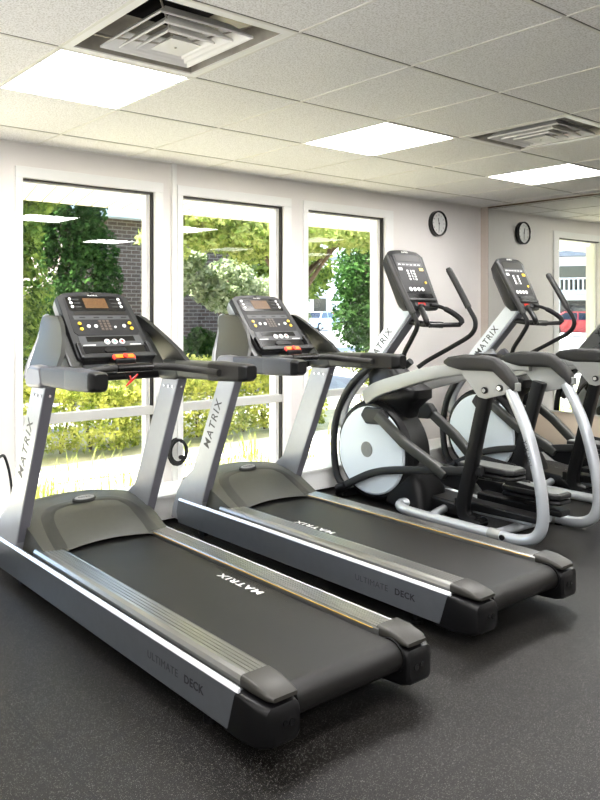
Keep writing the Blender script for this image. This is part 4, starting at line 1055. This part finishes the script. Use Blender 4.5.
tree('evergreen_tree', 'tall deep green evergreen in the right window', (12.5, 10.6, GZ),
     [(0, 0, 2.3, 1.0, 1.0, 1.6), (0.5, 0, 1.4, 1.1, 1.0, 1.2), (-0.4, -0.2, 1.5, 0.9, 0.9, 1.0), (0.9, 0.3, 2.4, 0.9, 0.9, 1.2), (0.2, 0, 3.4, 0.8, 0.8, 0.9)], 34000, 0.045, M['leaf_dark'], 0.12, 10)
tree('ivy_shrub', 'dark green shrub at the foot of the brick wall in the middle window', (7.75, 11.5, GZ),
     [(0, 0, 0.6, 0.6, 0.5, 0.6), (0.8, 0, 0.55, 0.6, 0.5, 0.55), (-0.7, 0.1, 0.55, 0.5, 0.4, 0.5)], 9000, 0.055, M['leaf_dark'], 0.06, 12)
for k, (x, y, h, sd) in enumerate(((1.5, 17, 6.5, 31), (19, 22, 6, 33), (37, 27, 6.5, 34), (4, 30, 6.5, 35), (10.5, 24, 7.0, 32))):
    lab = ['tall tree in the background behind the left window', 'background tree behind the evergreen in the right window', 'farthest tree at the right of the right window', 'far tree off to the left beyond the car park', 'background tree rising behind the brick building'][k]
    tree('background_tree', lab, (x, y, GZ), [(0, 0, h*0.6, 2.6, 2.4, h*0.4), (1.6, 0, h*0.5, 2.0, 2.0, h*0.3), (-1.6, 0, h*0.52, 2.0, 2.0, h*0.33)], 7000, 0.16, M['leaf_tree'], 0.22, sd)

# brick building
bb = thing('brick_building', 'low brown brick building behind the trees in the left and middle windows', 'building', (8.4, 12.2, GZ))
MB().box((-2.2, 0, 0), (1.6, 7, 3.2)).build('brick_wall', M['brick'], bb, smooth=False)
MB().box((-2.5, -0.3, 3.2), (1.9, 7.3, 3.42)).build('fascia', M['fascia'], bb, smooth=False)
MB().prism([(-0.3, 3.42), (7.3, 3.42), (3.5, 5.0)], -2.5, 1.9, 'x').build('roof', M['shingle'], bb, smooth=False)
wb = thing('white_building', 'pale building far beyond the right window', 'building', (57, 57, GZ))
MB().box((-9, 0, 0), (6, 6, 7.0)).build('wall', M['ext_white'], wb, smooth=False)
MB().box((-9.4, -0.5, 7.0), (6.4, 6.4, 7.5)).build('roof', M['shingle'], wb, smooth=False)
for k in range(3):
    MB().box((-7.5+k*4.4, -0.04, 1.2), (-5.6+k*4.4, 0.02, 2.9)).build('window', M['car_glass'], wb, smooth=False)

# the building and car that only the mirror shows, left along the street
hb = thing('apartment_house', 'white and brick house seen only in the mirror, with a balcony', 'building', (-43, 29, GZ), math.radians(60))
MB().box((-4, 0, 0), (4, 5, 5.6)).build('white_wall', M['ext_white'], hb, smooth=False)
MB().box((-13, -0.4, 0), (-4, 5, 5.6)).build('brick_wall', M['brick'], hb, smooth=False)
MB().box((-13.6, -1.2, 5.6), (4.6, 5.6, 6.0)).build('roof', M['shingle'], hb, smooth=False)
bl = MB().box((-3.8, -1.2, 2.75), (3.6, 0, 2.95)).build('balcony', M['ext_white'], hb, smooth=False)
mb = MB()
for k in range(24): mb.box((-3.8+k*0.31, -1.18, 2.95), (-3.7+k*0.31, -1.12, 3.9))
mb.box((-3.8, -1.2, 3.85), (3.6, -1.10, 3.97)); mb.build('railing', M['ext_white'], bl, smooth=False)
for x0, x1, z0, z1 in ((-2.6, 0.6, 0.7, 2.4), (-2.6, 0.8, 3.0, 5.0), (-8.0, -6.0, 1.0, 2.4), (-8.0, -6.0, 3.4, 4.9)):
    yy = -0.4 if x1 < -4 else 0.0
    wq = MB().box((x0, yy-0.06, z0), (x1, yy+0.02, z1)).build('window_frame', M['ext_white'], hb, smooth=False)
    MB().box((x0+0.1, yy-0.09, z0+0.1), (x1-0.1, yy-0.05, z1-0.1)).build('pane', M['car_glass'], wq, smooth=False)

def make_car(paint, name, label, loc, rz, tall=1.0):
    t = thing(name, label, 'car', loc, rz)
    body = [(-2.2, 0.35), (-2.25, 0.62), (-2.1, 0.88), (-1.35, 0.95), (-0.95, 0.98), (1.2, 1.0), (2.05, 0.95), (2.2, 0.80), (2.22, 0.38), (1.75, 0.24), (-1.8, 0.24)]
    body = [(x, z*(1 if z < 0.9 else tall**0.5)) for x, z in body]
    b = MB().prism(body, -0.85, 0.85, 'y').build('body', M[paint], t, smooth=False, bevel=0.06, seg=3)
    zb = 0.96*tall**0.5
    def rg(y, s): return [(-1.15, y, zb), (-0.55, y*s, 1.42*tall), (0.85, y*s, 1.44*tall), (1.65, y, zb)]
    MB().loft([rg(-0.80, 0.80), rg(0.80, 0.80)]).build('cabin_glass', M['car_glass'], t, smooth=False, bevel=0.02)
    mb = MB().box((-0.55, -0.66, 1.40*tall), (0.88, 0.66, 1.475*tall))
    for s in (-1, 1):
        for a, c in (((-1.17, s*0.80, zb), (-0.55, s*0.645, 1.43*tall)), ((1.67, s*0.80, zb), (0.86, s*0.645, 1.44*tall)), ((0.2, s*0.80, zb), (0.2, s*0.65, 1.44*tall))):
            mb.tube([a, c], 0.045, 6)
    mb.build('roof', M[paint], t, smooth=False)
    for x in (-1.38, 1.42):
        for s in (-1, 1):
            wh = MB().cyl((x, s*0.80, 0.32), 0.32, 0.2, 'y', 22).build('wheel', M['tyre'], t)
            MB().cyl((x, s*0.905, 0.32), 0.20, 0.02, 'y', 16).build('hubcap', M['tube_silver'], wh)
    for s in (-1, 1):
        MB().box((-2.27, s*0.62-0.16, 0.62), (-2.12, s*0.62+0.16, 0.76)).build('headlight', M['white'], t, smooth=False, bevel=0.02)
        MB().box((2.12, s*0.62-0.16, 0.66), (2.235, s*0.62+0.16, 0.82)).build('tail_light', M['red_key'], t, smooth=False, bevel=0.02)
    return t
make_car('car_beige', 'parked_car', 'grey-beige parked car at the lower left edge of the left window', (2.9, 12.4, GZ-0.02), PI, 1.0)
make_car('car_blue', 'parked_car', 'pale blue car parked far off, at the left of the right window', (42.4, 41.0, GZ-0.02), 0.3)
make_car('car_red', 'parked_car', 'red car parked far off behind the pale blue car', (46.2, 44.4, GZ-0.02), 0.3)
make_car('car_red', 'parked_car', 'red car seen only in the mirror, parked along the street', (-31.5, 22.3, GZ-0.02), math.radians(62))
